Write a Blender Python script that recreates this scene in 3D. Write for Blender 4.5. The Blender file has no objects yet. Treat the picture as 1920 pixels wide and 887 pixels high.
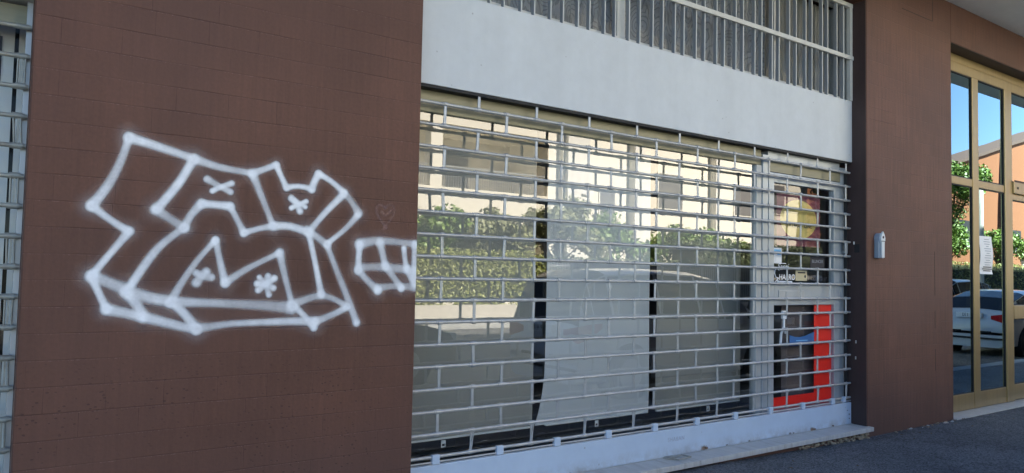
import bpy, bmesh, math, random
from mathutils import Vector, Matrix
random.seed(7)
S = bpy.context.scene
COL = S.collection
R = math.radians

# ------------------------------------------------------------------ helpers
class MB:
    """collects simple shapes in one bmesh and links them as ONE object"""
    def __init__(self):
        self.bm = bmesh.new()
    def box(self, x0, x1, y0, y1, z0, z1, bev=0.0, seg=2):
        g = bmesh.ops.create_cube(self.bm, size=1.0)
        vs = g['verts']
        bmesh.ops.scale(self.bm, vec=(x1 - x0, y1 - y0, z1 - z0), verts=vs)
        bmesh.ops.translate(self.bm, vec=((x0 + x1) / 2, (y0 + y1) / 2, (z0 + z1) / 2), verts=vs)
        if bev > 0:
            es = list({e for v in vs for e in v.link_edges})
            bmesh.ops.bevel(self.bm, geom=es, offset=bev, segments=seg, affect='EDGES', profile=.6)
        return self
    def tube(self, a, b, r, seg=10, r2=None, caps=True):
        a = Vector(a); b = Vector(b); d = b - a
        m = Matrix.Translation((a + b) / 2) @ d.to_track_quat('Z', 'Y').to_matrix().to_4x4()
        bmesh.ops.create_cone(self.bm, cap_ends=caps, segments=seg, radius1=r, radius2=r if r2 is None else r2,
                              depth=d.length, matrix=m)
        return self
    def poly(self, pts, depth=None):
        vs = [self.bm.verts.new(p) for p in pts]
        f = self.bm.faces.new(vs)
        if depth is not None:
            g = bmesh.ops.extrude_face_region(self.bm, geom=[f])
            nv = [e for e in g['geom'] if isinstance(e, bmesh.types.BMVert)]
            bmesh.ops.translate(self.bm, vec=depth, verts=nv)
        return self
    def disc(self, c, r, n=(0, -1, 0), seg=32, depth=.002):
        c = Vector(c); n = Vector(n)
        self.tube(c, c + n * depth, r, seg)
        return self
    def build(self, name, mat=None, parent=None, smooth=False):
        bmesh.ops.recalc_face_normals(self.bm, faces=self.bm.faces[:])
        me = bpy.data.meshes.new(name)
        self.bm.to_mesh(me); self.bm.free()
        return link(name, me, mat, parent, smooth)

def link(name, me, mat=None, parent=None, smooth=False):
    o = bpy.data.objects.new(name, me)
    COL.objects.link(o)
    if mat: me.materials.append(mat)
    if parent:
        o.parent = parent
        o.matrix_parent_inverse = Matrix.Translation(-parent.location) if parent.type == 'EMPTY' and False else Matrix()
        if parent.type == 'EMPTY':
            o.location = -Vector(parent.location) if parent.get('_abs') else (0, 0, 0)
    if smooth:
        for p in me.polygons: p.use_smooth = True
        try:
            me.set_sharp_from_angle(angle=R(40))
        except Exception: pass
    return o

def tag(o, label=None, cat=None, group=None, kind=None):
    if label: o['label'] = label
    if cat: o['category'] = cat
    if group: o['group'] = group
    if kind: o['kind'] = kind
    return o

def thing(name, label, cat, loc=(0, 0, 0), group=None, world=True):
    """an Empty at the thing's base; world=True: children are modelled in world coordinates"""
    o = bpy.data.objects.new(name, None)
    COL.objects.link(o)
    o.location = loc
    o.empty_display_size = .1
    if world: o['_abs'] = 1
    return tag(o, label, cat, group)

def text_mesh(body, size, shear=0.0, bold=0.0, extrude=.0006, align='CENTER', spacing=1.0):
    cu = bpy.data.curves.new('lettering', 'FONT')
    cu.body = body; cu.size = size; cu.shear = shear; cu.offset = bold; cu.extrude = extrude
    cu.align_x = align; cu.align_y = 'CENTER'; cu.space_character = spacing
    t = bpy.data.objects.new('lettering', cu); COL.objects.link(t)
    dg = bpy.context.evaluated_depsgraph_get()
    me = bpy.data.meshes.new_from_object(t.evaluated_get(dg))
    bpy.data.objects.remove(t)
    return me

def put_text(body, size, pos, mat, parent, name='lettering', **kw):
    me = text_mesh(body, size, **kw)
    M = Matrix.Translation(pos) @ Matrix.Rotation(R(90), 4, 'X')
    me.transform(M)
    return link(name, me, mat, parent)

# ------------------------------------------------------------------ materials
def NT(name):
    m = bpy.data.materials.new(name); m.use_nodes = True
    nt = m.node_tree
    return m, nt, nt.nodes, nt.links, nt.nodes['Principled BSDF']

def nd(N, t, **kw):
    n = N.new(t)
    for k, v in kw.items():
        if k in ('operation', 'blend_type', 'noise_dimensions', 'feature', 'wave_type', 'bands_direction', 'data_type', 'distance'):
            setattr(n, k, v)
        else:
            n.inputs[k.replace('_', ' ')].default_value = v
    return n

def rgb(c): return (c[0], c[1], c[2], 1)

def mat_simple(name, col, rough=.5, metal=0.0, var=.12, scale=6.0, bump=.0, bscale=60.0, spec=.5, stretch=(1, 1, 1), dirt=None, dscale=1.5, damt=.5):
    m, nt, N, L, P = NT(name)
    tc = nd(N, 'ShaderNodeTexCoord'); mp = nd(N, 'ShaderNodeMapping', Scale=stretch)
    L.new(tc.outputs['Object'], mp.inputs['Vector'])
    no = nd(N, 'ShaderNodeTexNoise', Scale=scale, Detail=6.0, Roughness=.6)
    L.new(mp.outputs['Vector'], no.inputs['Vector'])
    mr = nd(N, 'ShaderNodeMapRange', From_Min=.25, From_Max=.75, To_Min=1 - var, To_Max=1 + var)
    L.new(no.outputs['Fac'], mr.inputs['Value'])
    mx = nd(N, 'ShaderNodeMix', data_type='RGBA', blend_type='MULTIPLY')
    mx.inputs['Factor'].default_value = 1
    mx.inputs[6].default_value = rgb(col)
    L.new(mr.outputs['Result'], mx.inputs[7])
    out = mx.outputs[2]
    if dirt:
        n2 = nd(N, 'ShaderNodeTexNoise', Scale=dscale, Detail=8.0, Roughness=.7)
        L.new(mp.outputs['Vector'], n2.inputs['Vector'])
        r2 = nd(N, 'ShaderNodeMapRange', From_Min=.5, From_Max=.75, To_Min=0.0, To_Max=damt)
        L.new(n2.outputs['Fac'], r2.inputs['Value'])
        m2 = nd(N, 'ShaderNodeMix', data_type='RGBA')
        L.new(r2.outputs['Result'], m2.inputs['Factor'])
        L.new(out, m2.inputs[6]); m2.inputs[7].default_value = rgb(dirt)
        out = m2.outputs[2]
    L.new(out, P.inputs['Base Color'])
    P.inputs['Roughness'].default_value = rough
    P.inputs['Metallic'].default_value = metal
    P.inputs['Specular IOR Level'].default_value = spec
    if bump > 0:
        nb = nd(N, 'ShaderNodeTexNoise', Scale=bscale, Detail=4.0)
        L.new(mp.outputs['Vector'], nb.inputs['Vector'])
        b = nd(N, 'ShaderNodeBump', Strength=bump, Distance=.004)
        L.new(nb.outputs['Fac'], b.inputs['Height'])
        L.new(b.outputs['Normal'], P.inputs['Normal'])
    return m

def mat_brick(name, base, groove=1.0, grain=0.0, pits=1.0):
    """painted block wall: course lines, broken joints, pits"""
    m, nt, N, L, P = NT(name)
    tc = nd(N, 'ShaderNodeTexCoord')
    sp = nd(N, 'ShaderNodeSeparateXYZ'); L.new(tc.outputs['Object'], sp.inputs[0])
    zz = nd(N, 'ShaderNodeMath', operation='ADD'); zz.inputs[1].default_value = -.011 + .1178 * 10
    L.new(sp.outputs['Z'], zz.inputs[0])
    # a little waviness in the courses
    wn = nd(N, 'ShaderNodeTexNoise', Scale=2.2, Detail=3.0); L.new(tc.outputs['Object'], wn.inputs['Vector'])
    wv = nd(N, 'ShaderNodeMath', operation='MULTIPLY_ADD'); wv.inputs[1].default_value = .008; wv.inputs[2].default_value = -.004
    L.new(wn.outputs['Fac'], wv.inputs[0])
    za = nd(N, 'ShaderNodeMath', operation='ADD'); L.new(zz.outputs[0], za.inputs[0]); L.new(wv.outputs[0], za.inputs[1])
    cb = nd(N, 'ShaderNodeCombineXYZ'); L.new(sp.outputs['X'], cb.inputs['X']); L.new(za.outputs[0], cb.inputs['Y'])
    br = N.new('ShaderNodeTexBrick')
    br.offset = .43; br.offset_frequency = 2; br.squash = 1.25; br.squash_frequency = 3
    for k, v in (('Scale', 1.0), ('Mortar Size', .0016), ('Mortar Smooth', .3), ('Bias', 0.0), ('Brick Width', .245), ('Row Height', .1178)):
        br.inputs[k].default_value = v
    br.inputs['Color1'].default_value = (.9, .9, .9, 1); br.inputs['Color2'].default_value = (1.06, 1.06, 1.06, 1)
    br.inputs['Mortar'].default_value = (.95, .95, .95, 1)
    L.new(cb.outputs[0], br.inputs['Vector'])
    # course lines alone (continuous horizontally)
    dv = nd(N, 'ShaderNodeMath', operation='DIVIDE'); dv.inputs[1].default_value = .1178; L.new(za.outputs[0], dv.inputs[0])
    fr = nd(N, 'ShaderNodeMath', operation='FRACT'); L.new(dv.outputs[0], fr.inputs[0])
    pp = nd(N, 'ShaderNodeMath', operation='PINGPONG'); pp.inputs[1].default_value = .5; L.new(fr.outputs[0], pp.inputs[0])
    ln = nd(N, 'ShaderNodeMapRange', From_Min=.004, From_Max=.022, To_Min=1.0, To_Max=0.0); L.new(pp.outputs[0], ln.inputs['Value'])
    # broken visibility
    vn = nd(N, 'ShaderNodeTexNoise', Scale=3.1, Detail=5.0, Roughness=.65); L.new(tc.outputs['Object'], vn.inputs['Vector'])
    vr = nd(N, 'ShaderNodeMapRange', From_Min=.40, From_Max=.58, To_Min=.25, To_Max=1.0); L.new(vn.outputs['Fac'], vr.inputs['Value'])
    v2 = nd(N, 'ShaderNodeMapRange', From_Min=.47, From_Max=.6, To_Min=0.05, To_Max=1.0); L.new(vn.outputs['Fac'], v2.inputs['Value'])
    jo = nd(N, 'ShaderNodeMath', operation='MULTIPLY'); L.new(br.outputs['Fac'], jo.inputs[0]); L.new(v2.outputs[0], jo.inputs[1])
    li = nd(N, 'ShaderNodeMath', operation='MULTIPLY'); L.new(ln.outputs[0], li.inputs[0]); L.new(vr.outputs[0], li.inputs[1])
    gro0 = nd(N, 'ShaderNodeMath', operation='MAXIMUM'); L.new(jo.outputs[0], gro0.inputs[0]); L.new(li.outputs[0], gro0.inputs[1])
    gro = nd(N, 'ShaderNodeMath', operation='MULTIPLY'); gro.inputs[1].default_value = groove; L.new(gro0.outputs[0], gro.inputs[0])
    # base tone
    n1 = nd(N, 'ShaderNodeTexNoise', Scale=1.1, Detail=7.0, Roughness=.6); L.new(tc.outputs['Object'], n1.inputs['Vector'])
    r1 = nd(N, 'ShaderNodeMapRange', From_Min=.3, From_Max=.7, To_Min=.8, To_Max=1.2); L.new(n1.outputs['Fac'], r1.inputs['Value'])
    mp = nd(N, 'ShaderNodeMapping', Scale=(22, 22, .9)); L.new(tc.outputs['Object'], mp.inputs['Vector'])
    n2 = nd(N, 'ShaderNodeTexNoise', Scale=1.6, Detail=7.0, Roughness=.7); L.new(mp.outputs[0], n2.inputs['Vector'])
    r2 = nd(N, 'ShaderNodeMapRange', From_Min=.3, From_Max=.7, To_Min=1 - .05 - grain, To_Max=1.05 + grain); L.new(n2.outputs['Fac'], r2.inputs['Value'])
    n3 = nd(N, 'ShaderNodeTexNoise', Scale=55.0, Detail=3.0); L.new(tc.outputs['Object'], n3.inputs['Vector'])
    r3 = nd(N, 'ShaderNodeMapRange', From_Min=.3, From_Max=.7, To_Min=.93, To_Max=1.07); L.new(n3.outputs['Fac'], r3.inputs['Value'])
    q1 = nd(N, 'ShaderNodeMath', operation='MULTIPLY'); L.new(r1.outputs[0], q1.inputs[0]); L.new(r2.outputs[0], q1.inputs[1])
    q2 = nd(N, 'ShaderNodeMath', operation='MULTIPLY'); L.new(q1.outputs[0], q2.inputs[0]); L.new(r3.outputs[0], q2.inputs[1])
    c1 = nd(N, 'ShaderNodeMix', data_type='RGBA', blend_type='MULTIPLY'); c1.inputs['Factor'].default_value = 1
    c1.inputs[6].default_value = rgb(base); L.new(q2.outputs[0], c1.inputs[7])
    c1b = nd(N, 'ShaderNodeMix', data_type='RGBA', blend_type='MULTIPLY'); c1b.inputs['Factor'].default_value = .6
    L.new(c1.outputs[2], c1b.inputs[6]); L.new(br.outputs['Color'], c1b.inputs[7])
    # hue drift: purplish and brownish patches of repainting
    n4 = nd(N, 'ShaderNodeTexNoise', Scale=.8, Detail=4.0); L.new(tc.outputs['Object'], n4.inputs['Vector'])
    r4 = nd(N, 'ShaderNodeMapRange', From_Min=.4, From_Max=.62, To_Min=0.0, To_Max=.5); L.new(n4.outputs['Fac'], r4.inputs['Value'])
    c2 = nd(N, 'ShaderNodeMix', data_type='RGBA'); L.new(r4.outputs[0], c2.inputs['Factor'])
    L.new(c1b.outputs[2], c2.inputs[6]); c2.inputs[7].default_value = (base[0] * .82, base[1] * .92, base[2] * 1.08, 1)
    # dusty grime towards the pavement (splash zone)
    zr = nd(N, 'ShaderNodeMapRange', From_Min=.75, From_Max=.05, To_Min=0.0, To_Max=.55); L.new(sp.outputs['Z'], zr.inputs['Value'])
    zq = nd(N, 'ShaderNodeMath', operation='MULTIPLY'); L.new(zr.outputs[0], zq.inputs[0]); L.new(n1.outputs['Fac'], zq.inputs[1])
    c3 = nd(N, 'ShaderNodeMix', data_type='RGBA'); L.new(zq.outputs[0], c3.inputs['Factor'])
    L.new(c2.outputs[2], c3.inputs[6]); c3.inputs[7].default_value = (.085, .062, .06, 1)
    # grooves: dark crack with a pale dusty lip
    c4 = nd(N, 'ShaderNodeMix', data_type='RGBA'); L.new(gro.outputs[0], c4.inputs['Factor'])
    L.new(c3.outputs[2], c4.inputs[6]); c4.inputs[7].default_value = (base[0] * .42, base[1] * .38, base[2] * .4, 1)
    fl = nd(N, 'ShaderNodeMapRange', From_Min=.945, From_Max=.965, To_Min=0.0, To_Max=1.0); L.new(fr.outputs[0], fl.inputs['Value'])
    f2 = nd(N, 'ShaderNodeMapRange', From_Min=.98, From_Max=.965, To_Min=0.0, To_Max=1.0); L.new(fr.outputs[0], f2.inputs['Value'])
    fm = nd(N, 'ShaderNodeMath', operation='MULTIPLY'); L.new(fl.outputs[0], fm.inputs[0]); L.new(f2.outputs[0], fm.inputs[1])
    vn3 = nd(N, 'ShaderNodeTexNoise', Scale=4.7, Detail=6.0, Roughness=.7); L.new(mp.outputs[0], vn3.inputs['Vector'])
    v3 = nd(N, 'ShaderNodeMapRange', From_Min=.5, From_Max=.62, To_Min=.0, To_Max=.33); L.new(vn3.outputs['Fac'], v3.inputs['Value'])
    fk = nd(N, 'ShaderNodeMath', operation='MULTIPLY'); L.new(fm.outputs[0], fk.inputs[0]); L.new(v3.outputs[0], fk.inputs[1])
    c5 = nd(N, 'ShaderNodeMix', data_type='RGBA'); L.new(fk.outputs[0], c5.inputs['Factor'])
    L.new(c4.outputs[2], c5.inputs[6]); c5.inputs[7].default_value = (.42, .3, .27, 1)
    # pits: short dark slanting nicks, mostly in a band low on the wall
    mq = nd(N, 'ShaderNodeMapping', Scale=(36, 1, 62), Rotation=(0, R(18), 0)); L.new(tc.outputs['Object'], mq.inputs['Vector'])
    vo = nd(N, 'ShaderNodeTexVoronoi', Scale=1.0, Randomness=1.0); L.new(mq.outputs[0], vo.inputs['Vector'])
    pr = nd(N, 'ShaderNodeMapRange', From_Min=.27, From_Max=.2, To_Min=0.0, To_Max=1.0); L.new(vo.outputs['Distance'], pr.inputs['Value'])
    zb = nd(N, 'ShaderNodeMapRange', From_Min=1.12, From_Max=.85, To_Min=0.0, To_Max=1.0); L.new(sp.outputs['Z'], zb.inputs['Value'])
    pn = nd(N, 'ShaderNodeTexNoise', Scale=2.7, Detail=3.0); L.new(tc.outputs['Object'], pn.inputs['Vector'])
    pk = nd(N, 'ShaderNodeMapRange', From_Min=.42, From_Max=.58, To_Min=0.12 * pits, To_Max=.95 * pits); L.new(pn.outputs['Fac'], pk.inputs['Value'])
    sx = nd(N, 'ShaderNodeSeparateXYZ'); L.new(vo.outputs['Color'], sx.inputs[0])
    sel = nd(N, 'ShaderNodeMath', operation='GREATER_THAN'); sel.inputs[1].default_value = .5; L.new(sx.outputs[0], sel.inputs[0])
    p1 = nd(N, 'ShaderNodeMath', operation='MULTIPLY'); L.new(pr.outputs[0], p1.inputs[0]); L.new(zb.outputs[0], p1.inputs[1])
    p2 = nd(N, 'ShaderNodeMath', operation='MULTIPLY'); L.new(p1.outputs[0], p2.inputs[0]); L.new(pk.outputs[0], p2.inputs[1])
    p3 = nd(N, 'ShaderNodeMath', operation='MULTIPLY'); L.new(p2.outputs[0], p3.inputs[0]); L.new(sel.outputs[0], p3.inputs[1])
    c6 = nd(N, 'ShaderNodeMix', data_type='RGBA'); L.new(p3.outputs[0], c6.inputs['Factor'])
    L.new(c5.outputs[2], c6.inputs[6]); c6.inputs[7].default_value = (.035, .02, .017, 1)
    out = c6.outputs[2]
    # few bright chips
    ck = nd(N, 'ShaderNodeTexNoise', Scale=9.0, Detail=9.0, Roughness=.72); L.new(tc.outputs['Object'], ck.inputs['Vector'])
    cr = nd(N, 'ShaderNodeMapRange', From_Min=.735, From_Max=.76, To_Min=0.0, To_Max=.6); L.new(ck.outputs['Fac'], cr.inputs['Value'])
    c7 = nd(N, 'ShaderNodeMix', data_type='RGBA'); L.new(cr.outputs[0], c7.inputs['Factor'])
    L.new(out, c7.inputs[6]); c7.inputs[7].default_value = (.5, .42, .4, 1)
    L.new(c7.outputs[2], P.inputs['Base Color'])
    P.inputs['Roughness'].default_value = .62
    P.inputs['Specular IOR Level'].default_value = .35
    # bump
    h1 = nd(N, 'ShaderNodeMath', operation='MULTIPLY'); h1.inputs[1].default_value = -1.0; L.new(gro.outputs[0], h1.inputs[0])
    h2 = nd(N, 'ShaderNodeMath', operation='MULTIPLY_ADD'); h2.inputs[1].default_value = -.8; L.new(p3.outputs[0], h2.inputs[0]); L.new(h1.outputs[0], h2.inputs[2])
    h3 = nd(N, 'ShaderNodeMath', operation='MULTIPLY_ADD'); h3.inputs[1].default_value = .35; L.new(n3.outputs['Fac'], h3.inputs[0]); L.new(h2.outputs[0], h3.inputs[2])
    h4 = nd(N, 'ShaderNodeMath', operation='MULTIPLY_ADD'); h4.inputs[1].default_value = .8; L.new(wn.outputs['Fac'], h4.inputs[0]); L.new(h3.outputs[0], h4.inputs[2])
    b = nd(N, 'ShaderNodeBump', Strength=.55, Distance=.004); L.new(h4.outputs[0], b.inputs['Height'])
    L.new(b.outputs['Normal'], P.inputs['Normal'])
    return m

def mat_glass(name, tint=(.96, .97, .965), boost=2.0, wav=0.0, gtint=(1, 1, 1)):
    """clear pane: Fresnel reflection over see-through (both faces of the pane counted on the outer face)"""
    m, nt, N, L, P = NT(name)
    N.remove(P)
    out = N['Material Output']
    geo = nd(N, 'ShaderNodeNewGeometry')
    ior = nd(N, 'ShaderNodeMix', data_type='FLOAT'); ior.inputs[2].default_value = 1.52; ior.inputs[3].default_value = 1 / 1.52
    L.new(geo.outputs['Backfacing'], ior.inputs['Factor'])
    fr = nd(N, 'ShaderNodeFresnel'); L.new(ior.outputs[0], fr.inputs['IOR'])
    mu = nd(N, 'ShaderNodeMath', operation='MULTIPLY'); mu.inputs[1].default_value = boost; mu.use_clamp = True
    L.new(fr.outputs[0], mu.inputs[0])
    iv = nd(N, 'ShaderNodeMath', operation='SUBTRACT'); iv.inputs[0].default_value = 1.0; L.new(geo.outputs['Backfacing'], iv.inputs[1])
    fm = nd(N, 'ShaderNodeMath', operation='MULTIPLY'); L.new(mu.outputs[0], fm.inputs[0]); L.new(iv.outputs[0], fm.inputs[1])
    tr = nd(N, 'ShaderNodeBsdfTransparent', Color=rgb(tint))
    gl = nd(N, 'ShaderNodeBsdfGlossy', Roughness=.0, Color=rgb(gtint))
    mx = nd(N, 'ShaderNodeMixShader')
    L.new(fm.outputs[0], mx.inputs[0]); L.new(tr.outputs[0], mx.inputs[1]); L.new(gl.outputs[0], mx.inputs[2])
    if wav > 0:
        tc = nd(N, 'ShaderNodeTexCoord')
        no = nd(N, 'ShaderNodeTexNoise', Scale=1.3, Detail=1.0); L.new(tc.outputs['Object'], no.inputs['Vector'])
        b = nd(N, 'ShaderNodeBump', Strength=1.0, Distance=wav); L.new(no.outputs['Fac'], b.inputs['Height'])
        L.new(b.outputs['Normal'], gl.inputs['Normal'])
    L.new(mx.outputs[0], out.inputs['Surface'])
    return m

def mat_spray(name, col, strength=1.0):
    m, nt, N, L, P = NT(name)
    uv = nd(N, 'ShaderNodeUVMap'); uv.uv_map = 'UVMap'
    sp = nd(N, 'ShaderNodeSeparateXYZ'); L.new(uv.outputs[0], sp.inputs[0])
    # u = 0 centre .. 1 edge
    r = nd(N, 'ShaderNodeMapRange', From_Min=1.0, From_Max=.22, To_Min=0.0, To_Max=1.0); r.interpolation_type = 'SMOOTHERSTEP'
    L.new(sp.outputs['X'], r.inputs['Value'])
    tc = nd(N, 'ShaderNodeTexCoord')
    no = nd(N, 'ShaderNodeTexNoise', Scale=9.0, Detail=6.0, Roughness=.7); L.new(tc.outputs['Object'], no.inputs['Vector'])
    nr = nd(N, 'ShaderNodeMapRange', From_Min=.3, From_Max=.7, To_Min=.7 * strength, To_Max=1.0 * strength); L.new(no.outputs['Fac'], nr.inputs['Value'])
    fine = nd(N, 'ShaderNodeTexNoise', Scale=420.0, Detail=2.0); L.new(tc.outputs['Object'], fine.inputs['Vector'])
    f2 = nd(N, 'ShaderNodeMapRange', From_Min=.3, From_Max=.7, To_Min=.8, To_Max=1.15); L.new(fine.outputs['Fac'], f2.inputs['Value'])
    a = nd(N, 'ShaderNodeMath', operation='MULTIPLY'); L.new(r.outputs[0], a.inputs[0]); L.new(nr.outputs[0], a.inputs[1])
    a2 = nd(N, 'ShaderNodeMath', operation='MULTIPLY'); L.new(a.outputs[0], a2.inputs[0]); L.new(f2.outputs[0], a2.inputs[1])
    a3 = nd(N, 'ShaderNodeMath', operation='MULTIPLY'); a3.use_clamp = True; L.new(a2.outputs[0], a3.inputs[0]); L.new(sp.outputs['Y'], a3.inputs[1])
    P.inputs['Base Color'].default_value = rgb(col)
    P.inputs['Roughness'].default_value = .6
    P.inputs['Specular IOR Level'].default_value = .2
    L.new(a3.outputs[0], P.inputs['Alpha'])
    return m

def mat_film(name, col, strength):
    m, nt, N, L, P = NT(name)
    at = N.new('ShaderNodeAttribute'); at.attribute_name = 'coverage'
    tc = nd(N, 'ShaderNodeTexCoord')
    no = nd(N, 'ShaderNodeTexNoise', Scale=12.0, Detail=7.0, Roughness=.72); L.new(tc.outputs['Object'], no.inputs['Vector'])
    nr = nd(N, 'ShaderNodeMapRange', From_Min=.3, From_Max=.65, To_Min=.72 * strength, To_Max=1.0 * strength); L.new(no.outputs['Fac'], nr.inputs['Value'])
    a = nd(N, 'ShaderNodeMath', operation='MULTIPLY'); L.new(at.outputs['Fac'], a.inputs[0]); L.new(nr.outputs[0], a.inputs[1])
    P.inputs['Base Color'].default_value = rgb(col); P.inputs['Roughness'].default_value = .55; P.inputs['Specular IOR Level'].default_value = .25
    L.new(a.outputs[0], P.inputs['Alpha'])
    return m

def mat_lace(name, dark, light):
    m, nt, N, L, P = NT(name)
    tc = nd(N, 'ShaderNodeTexCoord'); mp = nd(N, 'ShaderNodeMapping', Scale=(1.3, 1, .8)); L.new(tc.outputs['Object'], mp.inputs['Vector'])
    vo = nd(N, 'ShaderNodeTexVoronoi', Scale=5.5); L.new(mp.outputs[0], vo.inputs['Vector'])
    s = nd(N, 'ShaderNodeMath', operation='MULTIPLY'); s.inputs[1].default_value = 42.0; L.new(vo.outputs['Distance'], s.inputs[0])
    no = nd(N, 'ShaderNodeTexNoise', Scale=7.0, Detail=3.0); L.new(mp.outputs[0], no.inputs['Vector'])
    a = nd(N, 'ShaderNodeMath', operation='MULTIPLY_ADD'); a.inputs[1].default_value = 16.0; L.new(no.outputs['Fac'], a.inputs[0]); L.new(s.outputs[0], a.inputs[2])
    si = nd(N, 'ShaderNodeMath', operation='SINE'); L.new(a.outputs[0], si.inputs[0])
    r = nd(N, 'ShaderNodeMapRange', From_Min=.3, From_Max=.9, To_Min=0.0, To_Max=.8); L.new(si.outputs[0], r.inputs['Value'])
    mx = nd(N, 'ShaderNodeMix', data_type='RGBA'); L.new(r.outputs[0], mx.inputs['Factor'])
    mx.inputs[6].default_value = rgb(light); mx.inputs[7].default_value = rgb(dark)
    n2 = nd(N, 'ShaderNodeTexNoise', Scale=1.5, Detail=3.0); L.new(tc.outputs['Object'], n2.inputs['Vector'])
    r2 = nd(N, 'ShaderNodeMapRange', From_Min=.3, From_Max=.7, To_Min=.7, To_Max=1.25); L.new(n2.outputs['Fac'], r2.inputs['Value'])
    m2 = nd(N, 'ShaderNodeMix', data_type='RGBA', blend_type='MULTIPLY'); m2.inputs['Factor'].default_value = 1
    L.new(mx.outputs[2], m2.inputs[6]); L.new(r2.outputs[0], m2.inputs[7])
    L.new(m2.outputs[2], P.inputs['Base Color']); P.inputs['Roughness'].default_value = .9
    return m

def mat_asphalt(name, col, scale=1.0):
    m, nt, N, L, P = NT(name)
    tc = nd(N, 'ShaderNodeTexCoord')
    vo = nd(N, 'ShaderNodeTexVoronoi', Scale=95.0 * scale); L.new(tc.outputs['Object'], vo.inputs['Vector'])
    sx = nd(N, 'ShaderNodeSeparateXYZ'); L.new(vo.outputs['Color'], sx.inputs[0])
    r = nd(N, 'ShaderNodeMapRange', From_Min=0.0, From_Max=1.0, To_Min=.35, To_Max=1.95); L.new(sx.outputs[0], r.inputs['Value'])
    no = nd(N, 'ShaderNodeTexNoise', Scale=1.2, Detail=8.0, Roughness=.65); L.new(tc.outputs['Object'], no.inputs['Vector'])
    r2 = nd(N, 'ShaderNodeMapRange', From_Min=.3, From_Max=.7, To_Min=.72, To_Max=1.3); L.new(no.outputs['Fac'], r2.inputs['Value'])
    q = nd(N, 'ShaderNodeMath', operation='MULTIPLY'); L.new(r.outputs[0], q.inputs[0]); L.new(r2.outputs[0], q.inputs[1])
    sp = nd(N, 'ShaderNodeSeparateXYZ'); L.new(tc.outputs['Object'], sp.inputs[0])
    ck = nd(N, 'ShaderNodeTexVoronoi', feature='DISTANCE_TO_EDGE', Scale=.9)
    wn = nd(N, 'ShaderNodeTexNoise', Scale=3.0, Detail=6.0, Roughness=.7); L.new(tc.outputs['Object'], wn.inputs['Vector'])
    wm = nd(N, 'ShaderNodeMix', data_type='RGBA'); wm.inputs['Factor'].default_value = .25
    L.new(tc.outputs['Object'], wm.inputs[6]); L.new(wn.outputs['Color'], wm.inputs[7]); L.new(wm.outputs[2], ck.inputs['Vector'])
    cq = nd(N, 'ShaderNodeMapRange', From_Min=.006, From_Max=.0, To_Min=0.0, To_Max=.75); L.new(ck.outputs['Distance'], cq.inputs['Value'])
    gd = nd(N, 'ShaderNodeMapRange', From_Min=-.16, From_Max=.0, To_Min=0.0, To_Max=1.0); L.new(sp.outputs['Y'], gd.inputs['Value'])
    gn = nd(N, 'ShaderNodeMapRange', From_Min=.42, From_Max=.6, To_Min=0.0, To_Max=.8); L.new(wn.outputs['Fac'], gn.inputs['Value'])
    gm = nd(N, 'ShaderNodeMath', operation='MULTIPLY'); L.new(gd.outputs[0], gm.inputs[0]); L.new(gn.outputs[0], gm.inputs[1])
    mx = nd(N, 'ShaderNodeMix', data_type='RGBA', blend_type='MULTIPLY'); mx.inputs['Factor'].default_value = 1
    mx.inputs[6].default_value = rgb(col); L.new(q.outputs[0], mx.inputs[7])
    g1 = nd(N, 'ShaderNodeMix', data_type='RGBA'); L.new(gm.outputs[0], g1.inputs['Factor']); L.new(mx.outputs[2], g1.inputs[6]); g1.inputs[7].default_value = (.03, .028, .027, 1)
    g2 = nd(N, 'ShaderNodeMix', data_type='RGBA'); L.new(cq.outputs[0], g2.inputs['Factor']); L.new(g1.outputs[2], g2.inputs[6]); g2.inputs[7].default_value = (.025, .025, .027, 1)
    L.new(g2.outputs[2], P.inputs['Base Color'])
    P.inputs['Roughness'].default_value = .85
    b = nd(N, 'ShaderNodeBump', Strength=.9, Distance=.006); L.new(vo.outputs['Distance'], b.inputs['Height'])
    L.new(b.outputs['Normal'], P.inputs['Normal'])
    return m

def mat_leaf(name, c0, c1):
    m, nt, N, L, P = NT(name)
    at = nd(N, 'ShaderNodeTexCoord')
    no = nd(N, 'ShaderNodeTexNoise', Scale=9.0, Detail=4.0); L.new(at.outputs['Object'], no.inputs['Vector'])
    r = nd(N, 'ShaderNodeMapRange', From_Min=.3, From_Max=.7, To_Min=0.0, To_Max=1.0); L.new(no.outputs['Fac'], r.inputs['Value'])
    mx = nd(N, 'ShaderNodeMix', data_type='RGBA'); L.new(r.outputs[0], mx.inputs['Factor'])
    mx.inputs[6].default_value = rgb(c0); mx.inputs[7].default_value = rgb(c1)
    L.new(mx.outputs[2], P.inputs['Base Color']); P.inputs['Roughness'].default_value = .5
    return m

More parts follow.
